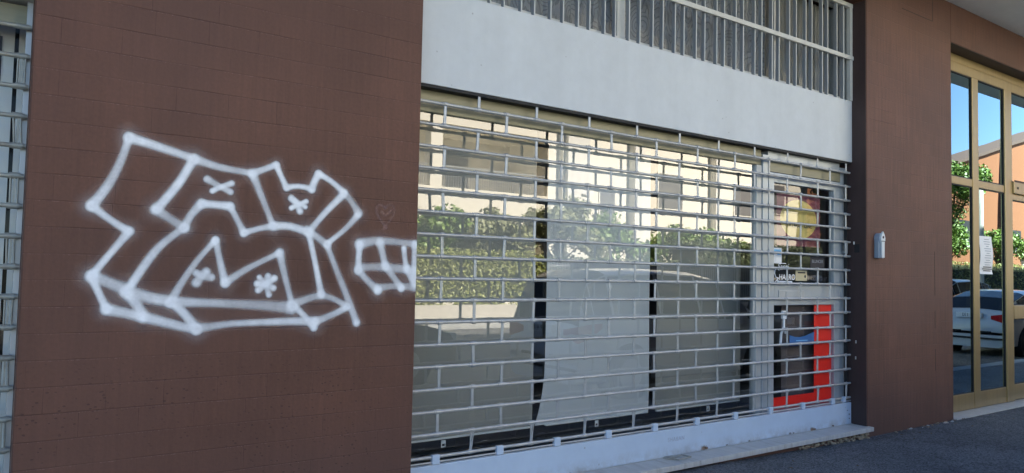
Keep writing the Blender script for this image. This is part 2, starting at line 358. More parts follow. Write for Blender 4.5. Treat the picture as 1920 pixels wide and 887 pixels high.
def mat_rustpaint(name, col, rough=.4, rust=True, vstreak=.06):
    """painted sheet metal with faint vertical streaks and rust bleeding along the lower hem"""
    m, nt, N, L, P = NT(name)
    tc = nd(N, 'ShaderNodeTexCoord')
    mp = nd(N, 'ShaderNodeMapping', Scale=(3.0, 3.0, .25)); L.new(tc.outputs['Object'], mp.inputs['Vector'])
    no = nd(N, 'ShaderNodeTexNoise', Scale=1.3, Detail=7.0, Roughness=.6); L.new(mp.outputs[0], no.inputs['Vector'])
    r = nd(N, 'ShaderNodeMapRange', From_Min=.3, From_Max=.7, To_Min=1 - vstreak, To_Max=1 + vstreak); L.new(no.outputs['Fac'], r.inputs['Value'])
    n2 = nd(N, 'ShaderNodeTexNoise', Scale=8.0, Detail=8.0, Roughness=.7); L.new(tc.outputs['Object'], n2.inputs['Vector'])
    r2 = nd(N, 'ShaderNodeMapRange', From_Min=.3, From_Max=.7, To_Min=.955, To_Max=1.04); L.new(n2.outputs['Fac'], r2.inputs['Value'])
    q = nd(N, 'ShaderNodeMath', operation='MULTIPLY'); L.new(r.outputs[0], q.inputs[0]); L.new(r2.outputs[0], q.inputs[1])
    mx = nd(N, 'ShaderNodeMix', data_type='RGBA', blend_type='MULTIPLY'); mx.inputs['Factor'].default_value = 1
    mx.inputs[6].default_value = rgb(col); L.new(q.outputs[0], mx.inputs[7])
    if rust:
        spz = nd(N, 'ShaderNodeSeparateXYZ'); L.new(tc.outputs['Object'], spz.inputs[0])
        hz = nd(N, 'ShaderNodeMapRange', From_Min=.2, From_Max=.105, To_Min=0.0, To_Max=1.0); L.new(spz.outputs['Z'], hz.inputs['Value'])
        hn = nd(N, 'ShaderNodeTexNoise', Scale=6.0, Detail=8.0, Roughness=.75); L.new(tc.outputs['Object'], hn.inputs['Vector'])
        hr = nd(N, 'ShaderNodeMapRange', From_Min=.42, From_Max=.68, To_Min=0.0, To_Max=.75); L.new(hn.outputs['Fac'], hr.inputs['Value'])
        hm = nd(N, 'ShaderNodeMath', operation='MULTIPLY'); L.new(hz.outputs[0], hm.inputs[0]); L.new(hr.outputs[0], hm.inputs[1])
        hc = nd(N, 'ShaderNodeMix', data_type='RGBA'); L.new(hm.outputs[0], hc.inputs['Factor']); L.new(mx.outputs[2], hc.inputs[6]); hc.inputs[7].default_value = (.22, .2, .18, 1)
        mx = hc
    # specks
    sp = nd(N, 'ShaderNodeTexVoronoi', Scale=7.0); L.new(tc.outputs['Object'], sp.inputs['Vector'])
    s1 = nd(N, 'ShaderNodeMapRange', From_Min=.055, From_Max=.03, To_Min=0.0, To_Max=.6); L.new(sp.outputs['Distance'], s1.inputs['Value'])
    c2 = nd(N, 'ShaderNodeMix', data_type='RGBA'); L.new(s1.outputs[0], c2.inputs['Factor']); L.new(mx.outputs[2], c2.inputs[6])
    c2.inputs[7].default_value = (.2, .2, .2, 1)
    L.new(c2.outputs[2], P.inputs['Base Color'])
    P.inputs['Roughness'].default_value = rough
    b = nd(N, 'ShaderNodeBump', Strength=.08, Distance=.01); L.new(n2.outputs['Fac'], b.inputs['Height'])
    L.new(b.outputs['Normal'], P.inputs['Normal'])
    return m

M = {}
M['brown'] = mat_brick('brown_painted_block', (.120, .0525, .0345), grain=.07, groove=.62, pits=.6)
M['brown2'] = mat_brick('brown_painted_render', (.127, .056, .037), grain=.18, groove=.55, pits=.3)
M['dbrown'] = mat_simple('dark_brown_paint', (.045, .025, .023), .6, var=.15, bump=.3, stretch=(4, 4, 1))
M['fascia'] = mat_rustpaint('pale_grey_paint', (.535, .565, .585), .5, vstreak=.05)
M['base'] = mat_rustpaint('pale_blue_grey_enamel', (.50, .60, .72), .32, vstreak=.02)
M['rod'] = mat_simple('zinc_grey_steel', (.45, .46, .465), .35, metal=.35, var=.12, scale=14, dirt=(.25, .22, .18), dscale=16, damt=.5)
M['rodold'] = mat_simple('weathered_steel', (.33, .33, .29), .45, metal=.2, var=.16, scale=14, dirt=(.16, .1, .06), dscale=11, damt=.75)
M['alu'] = mat_simple('anodised_aluminium', (.38, .42, .455), .35, metal=.3, var=.05)
M['alu2'] = mat_simple('grey_aluminium', (.42, .44, .45), .38, metal=.3, var=.06)
M['olive'] = mat_simple('olive_aluminium', (.21, .20, .135), .4, metal=.2, var=.08, stretch=(1, 1, 12))
M['bronze'] = mat_simple('bronze_anodised_aluminium', (.36, .265, .12), .33, metal=.5, var=.10, scale=3, stretch=(6, 6, .5), dirt=(.2, .15, .08), dscale=2.5, damt=.4)
M['white'] = mat_simple('white_paint', (.78, .78, .76), .45, var=.04)
M['grille'] = mat_simple('off_white_grille_paint', (.52, .52, .49), .45, var=.07, dirt=(.3, .27, .22), dscale=9, damt=.35)
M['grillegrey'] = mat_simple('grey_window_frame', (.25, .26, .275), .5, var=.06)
M['marble'] = mat_simple('worn_marble', (.50, .495, .475), .45, var=.12, scale=5, bump=.3, stretch=(6, 1, 1), dirt=(.24, .2, .16), dscale=3, damt=.6)
M['rubble'] = mat_simple('crumbling_mortar', (.3, .25, .18), .95, var=.45, scale=22, bump=.9, bscale=40)
M['blind'] = mat_simple('blind_cloth', (.34, .333, .30), .9, var=.03, scale=3, stretch=(1, 1, 8), bump=.1)
M['blind_reflect'] = mat_simple('blind_cloth_reflection', (.62, .645, .66), .9, var=.03, scale=3, stretch=(1, 1, 8), bump=.1)  # paler than its neighbours, standing in for the bright car's reflection
M['black'] = mat_simple('black_rubber', (.012, .012, .013), .7, var=.1)
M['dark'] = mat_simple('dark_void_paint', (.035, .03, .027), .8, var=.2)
M['roomwall'] = mat_simple('interior_plaster', (.16, .14, .12), .85, var=.1)
M['floor'] = mat_simple('dark_brown_tiles', (.045, .036, .03), .45, var=.3, scale=3)
M['soffit'] = mat_simple('white_soffit_plaster', (.80, .81, .79), .8, var=.04, bump=.1)
M['glass'] = mat_glass('shop_glass', boost=3.2, wav=.0)
M['doorglass'] = mat_glass('dark_reflective_glass', tint=(.5, .5, .5), boost=4.2, wav=.0006, gtint=(.72, .93, 1.0))
M['winglass'] = mat_glass('window_glass', boost=.2)
M['glassdoor'] = mat_glass('clear_door_glass', boost=1.35)
M['lace'] = mat_lace('lace_curtain', (.15, .15, .157), (.26, .26, .272))
M['tancurtain'] = mat_simple('tan_curtain', (.22, .205, .185), .9, var=.15, stretch=(5, 1, .5))
M['asphalt'] = mat_asphalt('pavement_asphalt', (.098, .102, .109))
M['road'] = mat_asphalt('road_asphalt', (.085, .083, .08), .5)
M['kerb'] = mat_simple('kerb_stone', (.34, .34, .33), .8, var=.15, bump=.3)
M['spray'] = mat_film('white_spray_paint', (.93, .95, .98), 1.0)
M['pink'] = mat_film('faded_pink_spray', (.5, .3, .28), .3)
M['red'] = mat_simple('red_vinyl', (.74, .012, .006), .4, var=.05)
M['crimson'] = mat_simple('crimson_vinyl', (.18, .028, .058), .5, var=.06)
M['yellow'] = mat_simple('yellow_vinyl', (.62, .48, .14), .5, var=.06)
M['ochre'] = mat_simple('ochre_vinyl', (.42, .32, .07), .5, var=.06)
M['blue'] = mat_simple('blue_vinyl', (.02, .13, .36), .45, var=.06)
M['skyblue'] = mat_simple('light_blue_print', (.2, .5, .75), .5, var=.06)
M['paper'] = mat_simple('white_paper', (.82, .83, .84), .7, var=.03)
M['ink'] = mat_simple('dark_print', (.03, .03, .04), .6, var=.05)
M['greyink'] = mat_simple('grey_print', (.3, .33, .38), .6, var=.2, scale=60)
M['cream_sticker'] = mat_simple('cream_sticker', (.55, .48, .3), .5, var=.1)
M['rust'] = mat_spray('rust_stain', (.26, .12, .035), .8)
M['engrave'] = mat_simple('scratched_marks', (.38, .42, .5), .5, var=.3, scale=90)
M['keybox'] = mat_simple('blue_grey_plastic', (.25, .31, .38), .4, var=.05)
M['keyface'] = mat_simple('light_grey_plastic', (.62, .66, .68), .35, var=.05)
M['screw'] = mat_simple('bare_steel', (.5, .5, .5), .3, metal=.8, var=.1)

# ------------------------------------------------------------------ SETTING: ground
def gz(x):      # pavement rises a little to the left
    t = min(max((7.0 - x) / 3.2, 0.0), 1.0)
    return .05 * t * t * (3 - 2 * t)
bm = bmesh.new()
xs = [-400, -60, -20, -6, -2, 0, 2] + [3 + .25 * i for i in range(25)] + [10, 14, 20, 40, 80, 400]
ys = [.6, .3, 0, -.3, -.6, -1, -1.75]
grid = [[bm.verts.new((x, y, gz(x) if y > -1.2 else gz(x) * .3)) for y in ys] for x in xs]
for i in range(len(xs) - 1):
    for j in range(len(ys) - 1):
        bm.faces.new((grid[i][j], grid[i + 1][j], grid[i + 1][j + 1], grid[i][j + 1]))
bmesh.ops.recalc_face_normals(bm, faces=bm.faces[:])
me = bpy.data.meshes.new('pavement'); bm.to_mesh(me); bm.free()
o = link('pavement', me, M['asphalt'], None, True); tag(o, 'dark grey asphalt pavement along the brown shop front', 'pavement', kind='structure')
ROAD = -.10
o = MB().box(-400, 400, -2.0, -1.75, -.3, .004, .012).build('kerb', M['kerb']); tag(o, 'pale stone kerb between asphalt pavement and parked cars', 'kerb', kind='structure')
o = MB().poly([(-500, -2.0, ROAD), (500, -2.0, ROAD), (500, -13.4, ROAD), (-500, -13.4, ROAD)]).build('road', M['road']); tag(o, 'grey street with cars parked on both sides', 'road', kind='structure')
o = MB().box(-400, 400, -15.2, -13.4, -.3, -.01, .01).build('far_pavement', M['kerb']); tag(o, 'pale pavement in front of the low garden wall', 'pavement', kind='structure')
o = MB().poly([(-1500, -15.2, -.02), (1500, -15.2, -.02), (1500, -1500, -.02), (-1500, -1500, -.02)]).build('ground', mat_simple('garden_earth', (.1, .1, .06), .9, var=.3)); tag(o, 'open ground beyond the garden wall', 'ground', kind='structure')
o = MB().poly([(-1500, .6, -.03), (1500, .6, -.03), (1500, 1500, -.03), (-1500, 1500, -.03)]).build('ground', M['asphalt']); tag(o, 'ground behind the shop building', 'ground', kind='structure')

# ------------------------------------------------------------------ BROWN WALL PIERS
XL0, XL1, XR0, XR1 = .142, 2.075, 6.957, 8.70
D = .17
left = thing('brown_wall', 'wide brown painted block wall pier covered with white graffiti, left of the shop shutter', 'wall', (1.1, 0, 0))
MB().box(XL0, XL1, 0, .42, -.1, 4.62, .006, 1).build('masonry', M['brown'], left)
right = thing('brown_wall', 'narrow brown painted wall pier with grey key box, right of the shop shutter', 'wall', (7.8, 0, 0))
MB().box(XR0, XR1, 0, .42, -.1, 4.62, .006, 1).build('masonry', M['brown2'], right)
b = MB()
for z0 in (.55, 1.0, 1.35, 1.65):
    b.box(8.296, 8.3, -.0012, .002, z0, z0 + random.uniform(.15, .4))
b.box(8.28, 8.286, -.0012, .002, 4.316, 4.62)
b.box(7.64, 8.28, -.0012, .002, 4.312, 4.317)
b.build('crack', M['black'], right)
# small screws and plate in the dark reveal
b = MB()
b.box(6.949, 6.958, .07, .124, 1.765, 1.85, .002)
b.build('lock_plate', M['black'], right)
b = MB()
for y, z in ((.124, 1.86), (.105, .9), (.108, .745)):
    b.tube((6.944, y, z - .016), (6.944, y, z + .012), .006, 8)
b.build('hook', M['screw'], right)
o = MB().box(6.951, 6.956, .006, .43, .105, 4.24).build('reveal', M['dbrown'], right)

lint = thing('brown_lintel', 'brown painted wall band above the window grille', 'wall', (4.5, 0, 4.25))
MB().box(XL1 + .001, XR0 - .001, 0, .42, 4.25, 4.618).build('masonry', M['brown2'], lint)
lint2 = thing('brown_lintel', 'brown painted wall band above the bronze entrance door', 'wall', (11, 0, 4.17))
MB().box(XR1 + .001, 16.0, 0, .42, 4.174, 4.62, .004, 1).build('masonry', M['brown2'], lint2)
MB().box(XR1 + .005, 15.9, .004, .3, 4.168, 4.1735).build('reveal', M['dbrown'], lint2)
lint3 = thing('brown_lintel', 'brown band above the left neighbouring shutter', 'wall', (-2, 0, 2.75))
MB().box(-5, XL0 - .001, 0, .42, 2.72, 4.62).build('masonry', M['brown'], lint3)
o = MB().box(-12, -5, 0, .42, -.1, 4.62).build('brown_wall', M['brown']); tag(o, 'brown wall beyond the left neighbouring shutter', 'wall')
o = MB().box(16.0, 22, 0, .42, -.1, 4.62).build('brown_wall', M['brown2']); tag(o, 'brown wall beyond the bronze entrance door', 'wall')

# upper storeys (overhang) : they shade the pavement
up = thing('upper_storeys', 'overhanging upper floors with pale soffit above the brown shop front', 'building', (4, 4, 4.62))
o = MB().box(-12, 22, -1.24, 11, 4.66, 11.8).build('wall', mat_simple('upper_render', (.45, .42, .38), .8, var=.08), up)
MB().box(-12, 22, -1.25, 11.01, 4.622, 4.66).build('soffit', M['soffit'], up)
tw = thing('added_shade_tower', 'added unseen tall block on this side of the street, shading the far hedge', 'building', (42, 6, 0))  # added out of view to throw shade over the long hedge
MB().box(22.0, 75, .6, 12, 0, 20.6).build('wall', mat_simple('tower_render', (.5, .45, .38), .8, var=.08), tw)
for i in range(10):
    for k in range(5):
        MB().box(25 + i * 5, 26.4 + i * 5, .55, .62, 2 + k * 3.4, 3.7 + k * 3.4).build('window', M['black'], tw)

# ------------------------------------------------------------------ FASCIA PANEL
fa = thing('fascia_panel', 'smooth pale grey metal fascia panel between shutter and window grille', 'panel', (4.5, .15, 2.66))
MB().box(XL1 + .002, XR0 - .008, .145, .30, 2.655, 3.262, .004).build('sheet', M['fascia'], fa)
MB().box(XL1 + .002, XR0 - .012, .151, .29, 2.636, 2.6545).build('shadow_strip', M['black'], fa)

# ------------------------------------------------------------------ UPPER WINDOW + GRILLE
win = thing('clerestory_window', 'long window with dark lace curtains behind pale bars above the fascia', 'window', (4.5, .25, 3.262))
b = MB()
b.box(XL1 + .003, XR0 - .008, .20, .27, 3.2635, 3.30)
b.box(XL1 + .003, XR0 - .008, .20, .27, 4.205, 4.249)
for x in (XL1 + .003, 6.90):
    b.box(x, x + .047, .20, .27, 3.3, 4.205)
b.build('frame', M['grille'], win)
for x, hw in ((3.875, .042), (5.80, .027)):
    MB().box(x - hw, x + hw, .205, .262, 3.3, 4.205, .004).build('mullion', M['grille'], win)
b = MB(); b.box(6.84, 6.899, .21, .5, 3.3, 4.205); b.build('side_cheek', M['grillegrey'], win)
for x0, x1 in ((2.125, 3.83), (3.92, 5.755), (5.845, 6.84)):
    MB().box(x0, x1, .238, .242, 3.3, 4.205).build('pane', M['winglass'], win)
def curtain(x0, x1, mat, name='curtain', y=.33):
    bm = bmesh.new(); n = 90
    vs = []
    for i in range(n + 1):
        x = x0 + (x1 - x0) * i / n
        yy = y + .012 * math.sin(i * .9) + .006 * math.sin(i * 2.3 + 1)
        vs.append((bm.verts.new((x, yy, 3.29)), bm.verts.new((x, yy, 4.21))))
    for i in range(n): bm.faces.new((vs[i][0], vs[i + 1][0], vs[i + 1][1], vs[i][1]))
    me = bpy.data.meshes.new(name); bm.to_mesh(me); bm.free()
    return link(name, me, mat, win, True)
curtain(2.07, 3.874, M['lace']); curtain(3.876, 5.80, M['lace'])
c = curtain(5.801, 6.86, M['tancurtain']); c['label'] = 'plain tan curtain at the right end of the window'
MB().box(2.05, 6.97, .44, .46, 3.2, 4.3).build('back_board', M['dark'], win)

gr = thing('window_grille', 'pale painted steel bar grille fixed across the long upper window', 'grille', (4.5, .17, 3.262))
b = MB()
b.box(XL1 + .003, XR0 - .004, .135, .18, 4.195, 4.236, .003)
b.box(6.905, 6.949, .137, .178, 3.264, 4.195, .003)
b.build('frame', M['grille'], gr)
MB().box(XL1 + .003, XR0 + .0, .128, .148, 3.668, 3.708, .003).build('crossbar', M['grille'], gr)
bars = []
x = 2.17; k = 0
meas = [2.649, 2.759, 2.901, 3.012, 3.155, 3.267, 3.405, 3.514, 3.661, 3.766, 3.908, 4.021, 4.162, 4.273, 4.411, 4.514, 4.661, 4.765, 4.915, 5.012, 5.164, 5.262, 5.423, 5.519, 5.669, 5.770, 5.926, 6.029, 6.181, 6.278, 6.449, 6.538, 6.695, 6.81]
bars = [2.145, 2.255, 2.398, 2.508] + meas
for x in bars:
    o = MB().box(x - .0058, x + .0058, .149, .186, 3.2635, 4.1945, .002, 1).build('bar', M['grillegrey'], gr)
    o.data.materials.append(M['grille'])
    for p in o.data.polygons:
        if p.normal.y < -.5: p.material_index = 1  # pale front only; grey sides stand in for shade and dark glass reflection

# ------------------------------------------------------------------ ROLLER SHUTTERS
ROW, Z0, LW = .1370, .358, .0062
RODR = .0106
def build_shutter(label, x0, x1, xs_even, xs_odd, rods, linkrows, mat, base=True, group='open grille roller shutters'):
    t = thing('roller_shutter', label, 'shutter', ((x0 + x1) / 2, D, .11), group)
    Y = .168
    for k in rods:
        z = Z0 + k * ROW
        b = MB(); b.tube((x0, Y, z), (x1, Y, z), RODR, 12)
        # sleeves on the rod beside each link
        for x in (xs_even if k % 2 == 0 else xs_odd) + (xs_odd if k % 2 == 0 else xs_even):
            if x0 < x - .026 and x + .026 < x1:
                b.tube((x - .026, Y, z), (x + .026, Y, z), RODR + .0026, 12)
        o = b.build('rod', mat, t, True)
        o.delta_location = (0, random.uniform(-.002, .002), random.uniform(-.0022, .0022))
    links = []
    for k in linkrows:
        for x in (xs_even if k % 2 == 0 else xs_odd):
            links.append((x, k))
    links.sort()
    def link_mb(b, x, k):
        z = Z0 + k * ROW; s = random.uniform(-.005, .005); s2 = random.uniform(-.004, .004)
        if k == 0: s2 += .011
        for dx in (-LW, LW):
            b.tube((x + dx + s, Y - .006, z + .006), (x + dx + s2, Y - .006, z + ROW - .006), .0042, 8)
        b.box(x - .0045 + s * .5, x + .0045 + s * .5, Y - .008, Y - .001, z + .008, z + ROW - .008)
        for zz, ss in ((z, s), (z + ROW, s2)):
            b.tube((x + ss - LW - .0063, Y - .002, zz), (x + ss + LW + .0063, Y - .002, zz), RODR + .0042, 12)
        return b
    for x, k in links[:100]:
        link_mb(MB(), x, k).build('link', mat, t, True)
    if len(links) > 100:
        b = MB()
        for x, k in links[100:]: link_mb(b, x, k)
        o = b.build('link', mat, t, True); o['kind'] = 'stuff'
    return t

even = [2.093 + .476 * i for i in range(1, 11)]
even = [2.583 + .476 * i for i in range(10)]     # rows with links at these x (bottom row)
odd = [2.335 + .4735 * i for i in range(10)]
sh = build_shutter('closed open-grille steel roller shutter across the shop front, with pale blue base panel', XL1 - .03, XR0 - .012, even, odd,
                   range(0, 18), range(0, 17), M['rod'])
MB().box(XL1 - .03, XR0 - .014, .152, .186, .108, .312, .004).build('base_panel', M['base'], sh)
b = MB(); b.tube((XL1 - .03, .162, .327), (XR0 - .014, .162, .327), .0062, 10); b.build('hem_rod', M['rod'], sh, True)
for i in range(10):
    x = 2.325 + .4785 * i
    MB().box(x - .026, x + .026, .148, .175, .316, .372, .003).build('clip', M['base'], sh)
MB().box(6.80, 6.85, .150, .175, .318, .372, .003).build('clip', M['base'], sh)
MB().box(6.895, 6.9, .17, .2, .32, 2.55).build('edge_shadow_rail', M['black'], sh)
# stamped maker's lettering and rust
put_text('SHABAN', .045, (4.47, .1512, .232), M['engrave'], sh, 'lettering', spacing=1.15, extrude=.0004)
def blob_mesh(bm, uvl, x, z, y, rx, rz, seg=18, k=1.0, jit=.25):
    c = bm.verts.new((x, y, z)); ring = []
    for i in range(seg):
        a = 2 * math.pi * i / seg; j = 1 + random.uniform(-jit, jit)
        ring.append(bm.verts.new((x + rx * j * math.cos(a), y, z + rz * j * math.sin(a))))
    for i in range(seg):
        f = bm.faces.new((c, ring[i], ring[(i + 1) % seg]))
        for l in f.loops: l[uvl].uv = (0 if l.vert is c else 1, k)
yy = .1505
for x, z, s in ((4.794, .125, .05), (4.83, .12, .03), (5.079, .116, .02), (5.372, .116, .022), (5.95, .117, .028), (6.0, .116, .02), (6.288, .117, .055), (6.33, .113, .03), (6.62, .12, .02), (2.6, .115, .02), (3.4, .113, .018), (6.9, .2, .02), (6.87, .24, .016), (6.9, .16, .016), (6.63, .115, .018)):
    bm = bmesh.new(); uvl = bm.loops.layers.uv.new('UVMap')
    yy -= .00015; blob_mesh(bm, uvl, x, z, yy, s, s * .55)
    me = bpy.data.meshes.new('rust_spot'); bm.to_mesh(me); bm.free(); link('rust_spot', me, M['rust'], sh)

even2 = [.104 - .476 * i for i in range(10)]
odd2 = [.104 - .238 - .476 * i for i in range(10)]
Z0 += .027; LW = .014
shl = build_shutter('weathered open-grille roller shutter at the far left edge, before grey panels', -4.9, XL0 - .003, even2, odd2,
                    range(0, 17), range(0, 16), M['rodold'])
Z0 -= .027
MB().box(-4.9, XL0 - .01, .152, .186, .108, .312, .004).build('base_panel', M['base'], shl)
o = MB().box(-4.99, XL0 - .002, .145, .36, 2.70, 2.719).build('shutter_housing', M['grille']); tag(o, 'pale metal box above the left neighbouring shutter', 'shutter housing')
# panels behind left shutter
lp = thing('shop_window', 'neighbouring shop window with grey panels behind the left shutter', 'window', (-2, .4, .1))
for x0, x1 in ((.102, .41), (-1.0, .084), (-2.1, -1.02), (-3.2, -2.12), (-5.0, -3.22)):
    MB().box(x0, x1, .50, .51, .1, 2.75).build('panel', M['white'], lp)
MB().box(-5, .5, .53, .55, .1, 2.8).build('back_board', M['black'], lp)
MB().box(-4.98, XL0 - .001, .225, .262, 2.60, 2.69).build('head_frame', M['olive'], lp)
MB().box(-5, XL0, .262, .268, .1, 2.7).build('pane', M['winglass'], lp)
MB().box(-.6, .034, .494, .499, 2.36, 2.60).build('dark_sign', M['ink'], lp)
put_text('ORE 9', .10, (-.105, .4935, 2.44), M['paper'], lp)
MB().box(.12, XL0 + .05, .19, .25, .1, 2.72).build('side_rail', M['alu2'], lp)
MB().box(-5, XL0 - .001, -.05, .6, -.1, .1, .006).build('sill', M['marble'], lp)

# ------------------------------------------------------------------ SHOPFRONT GLAZING
sf = thing('shopfront', 'large shop window pane behind the roller shutter, reflecting the street', 'shop window', (4, .25, .1))
MB().box(XL1 - .05, 5.55, .247, .254, .11, 2.50).build('pane', M['glass'], sf)
b = MB()
b.box(XL1 - .05, 5.622, .225, .285, 2.50, 2.70, .006)
b.box(XL1 - .05, 5.622, .222, .2245, 2.555, 2.60)
b.build('head_frame', M['olive'], sf)
MB().box(5.55, 5.622, .22, .29, .11, 2.50, .004).build('stile', M['alu2'], sf)
MB().box(XL1 - .05, 5.55, .232, .27, .107, .15, .003).build('bottom_frame', M['alu2'], sf)

dr = thing('shop_door', 'aluminium shop door with red border stickers and crimson poster behind the shutter', 'door', (6.2, .24, .1))
b = MB()
b.box(5.624, 5.70, .21, .30, .107, 2.60, .004)
b.box(6.84, XR0 - .002, .21, .30, .107, 2.60, .004)
b.box(5.7, 6.84, .212, .298, 2.5, 2.70, .004)
b.build('frame', M['alu'], dr)
MB().box(5.7005, 6.8395, .205, .209, 2.455, 2.56).build('head_cover', M['olive'], dr)
b = MB()
b.box(5.706, 5.786, .206, .262, .16, 2.45, .005)
b.box(6.735, 6.834, .206, .262, .16, 2.45, .005)
b.box(5.786, 6.735, .2065, .26, 2.36, 2.45, .005)
b.box(5.786, 6.735, .2065, .26, 1.255, 1.45, .005)
b.box(5.786, 6.735, .2065, .26, .16, .322, .005)
leaf = b.build('door_leaf', M['alu'], dr)
MB().box(5.786, 6.735, .236, .242, 1.45, 2.36).build('upper_pane', M['glassdoor'], dr)
MB().box(5.786, 6.735, .236, .242, .322, 1.255).build('lower_pane', M['glassdoor'], dr)
b = MB(); b.box(5.848, 6.24, .200, .2062, 1.30, 1.392, .003); b.box(5.95, 6.2, .196, .2, 1.315, 1.38, .002); b.build('letter_slot', M['alu2'], dr)
b = MB()
b.tube((6.875, .205, 1.765), (6.875, .165, 1.765), .008, 10); b.tube((6.875, .205, 1.86), (6.875, .165, 1.86), .008, 10)
b.box(6.855, 6.895, .158, .172, 1.75, 1.875, .012, 3)
b.build('handle', M['alu2'], dr)
# stickers (on the inside/outside of the panes)
Yp = .2345
b = MB(); b.box(6.446, 6.733, .2335, .2355, .323, 1.254); b.box(5.787, 6.446, .2335, .2355, .323, .43); b.build('red_border', M['red'], dr)
MB().box(5.872, 6.555, .2425, .2432, 1.80, 2.275).build('crimson_poster', M['crimson'], dr)
MB().poly([(6.21 + .285 * math.cos(i * math.pi / 24), .2424, 2.05 + .183 * math.sin(i * math.pi / 24)) for i in range(48)], depth=(0, -.0003, 0)).build('yellow_disc', M['yellow'], dr)
b = MB(); b.box(5.95, 6.47, .2405, .242, 2.10, 2.125); b.build('ochre_band', M['ochre'], dr)
put_text('PATRON  LINE', .06, (6.22, .2415, 1.995), M['ink'], dr, extrude=.0003, bold=.001)
MB().box(6.03, 6.735, .30, .305, .33, 1.25).build('backing_card', mat_simple('brown_card', (.12, .09, .085), .8, var=.1), dr)
# white card
b = MB(); b.box(5.79, 5.936, .2338, .2352, 1.64, 1.775, .002); b.build('white_card', M['paper'], dr)
b = MB(); b.box(5.80, 5.925, .2322, .2336, 1.735, 1.76); b.box(5.87, 5.92, .2322, .2336, 1.71, 1.73); b.build('card_print', M['skyblue'], dr)
# white script lettering, big swash and capitals
put_text('Santi', .085, (5.95, Yp, 1.602), M['paper'], dr, shear=.45, extrude=.0004)
put_text('HARRO', .072, (6.02, Yp, 1.508), M['paper'], dr, shear=.08, bold=.001, extrude=.0004)
b = MB()
pts = [(5.90, 1.57), (5.875, 1.588), (5.84, 1.575), (5.832, 1.54), (5.855, 1.505), (5.89, 1.50), (5.86, 1.475), (5.82, 1.455), (5.80, 1.458)]
for p, q in zip(pts, pts[1:]): b.tube((p[0], Yp, p[1]), (q[0], Yp, q[1]), .0045, 6)
for p, q in (((5.80, 1.636), (6.0, 1.634)),): b.tube((p[0], Yp, p[1]), (q[0], Yp, q[1]), .004, 6)
b.box(5.9, 6.1, Yp - .001, Yp, 1.462, 1.476); b.disc((5.885, Yp, 1.469), .012, depth=.001)
b.build('swash', M['paper'], dr)
b = MB(); b.box(6.15, 6.33, Yp - .001, Yp, 1.478, 1.575); b.build('cream_sticker', M['cream_sticker'], dr)
b = MB(); b.box(6.185, 6.3, Yp - .0022, Yp - .0012, 1.548, 1.562); b.disc((6.30, Yp - .001, 1.52), .014, depth=.001); b.build('sticker_print', M['ink'], dr)
put_text('Lady Secret', .06, (6.51, Yp, 1.505), M['ink'], dr, shear=.4, extrude=.0004)
b = MB(); b.box(6.385, 6.615, Yp - .001, Yp, 1.605, 1.71); b.build('black_sticker', M['ink'], dr)
put_text('BLUNCER', .042, (6.50, Yp - .0018, 1.665), M['greyink'], dr, extrude=.0003)
b = MB()
b.poly([(6.06, Yp, .882), (6.446, Yp, .882), (6.446, Yp, 1.0), (6.38, Yp, .985), (6.30, Yp, .965), (6.22, Yp, .957), (6.14, Yp, .962), (6.06, Yp, .98)], depth=(0, -.001, 0))
b.build('blue_sticker', M['blue'], dr)
b = MB()
for z, w in ((.925, .09), (.903, .11)): b.box(6.25 - w, 6.25 + w, Yp - .0022, Yp - .0012, z - .004, z + .004)
b.build('blue_sticker_print', M['skyblue'], dr)
# hanging white ribbon tied inside
b = MB()
b.box(5.935, 6.0, .225, .2325, 1.13, 1.205, .012, 3)
for p, q in (((5.965, 1.135), (5.965, 1.06)), ((5.965, 1.06), (5.925, .995)), ((5.925, .995), (5.915, .905)), ((5.965, 1.06), (5.995, 1.0))):
    b.tube((p[0], .229, p[1]), (q[0], .229, q[1]), .011, 8)
b.build('white_ribbon', M['paper'], dr)

# ------------------------------------------------------------------ INTERIOR
rm = thing('shop_room', 'dark empty shop interior behind the hanging blinds', 'room', (4.5, 2, .1))
MB().box(2.0, 6.95, .31, 5.5, .06, .112).build('floor', M['floor'], rm)
b = MB()
for i in range(14): b.box(2.02, 6.93, .5 + i * .33, .505 + i * .33, .1125, .1135)
for i in range(15): b.box(2.1 + i * .33, 2.105 + i * .33, .32, 5.4, .1125, .1133)
b.build('tile_joints', M['black'], rm)
b = MB(); b.box(1.96, 2.0, .31, 5.5, .06, 3.2); b.box(6.95, 6.99, .43, 5.5, .06, 3.2); b.box(1.96, 6.99, 5.5, 5.56, .06, 3.2); b.build('wall', M['roomwall'], rm)
MB().box(1.96, 6.99, .31, 5.56, 3.2, 3.24).build('ceiling', M['roomwall'], rm)

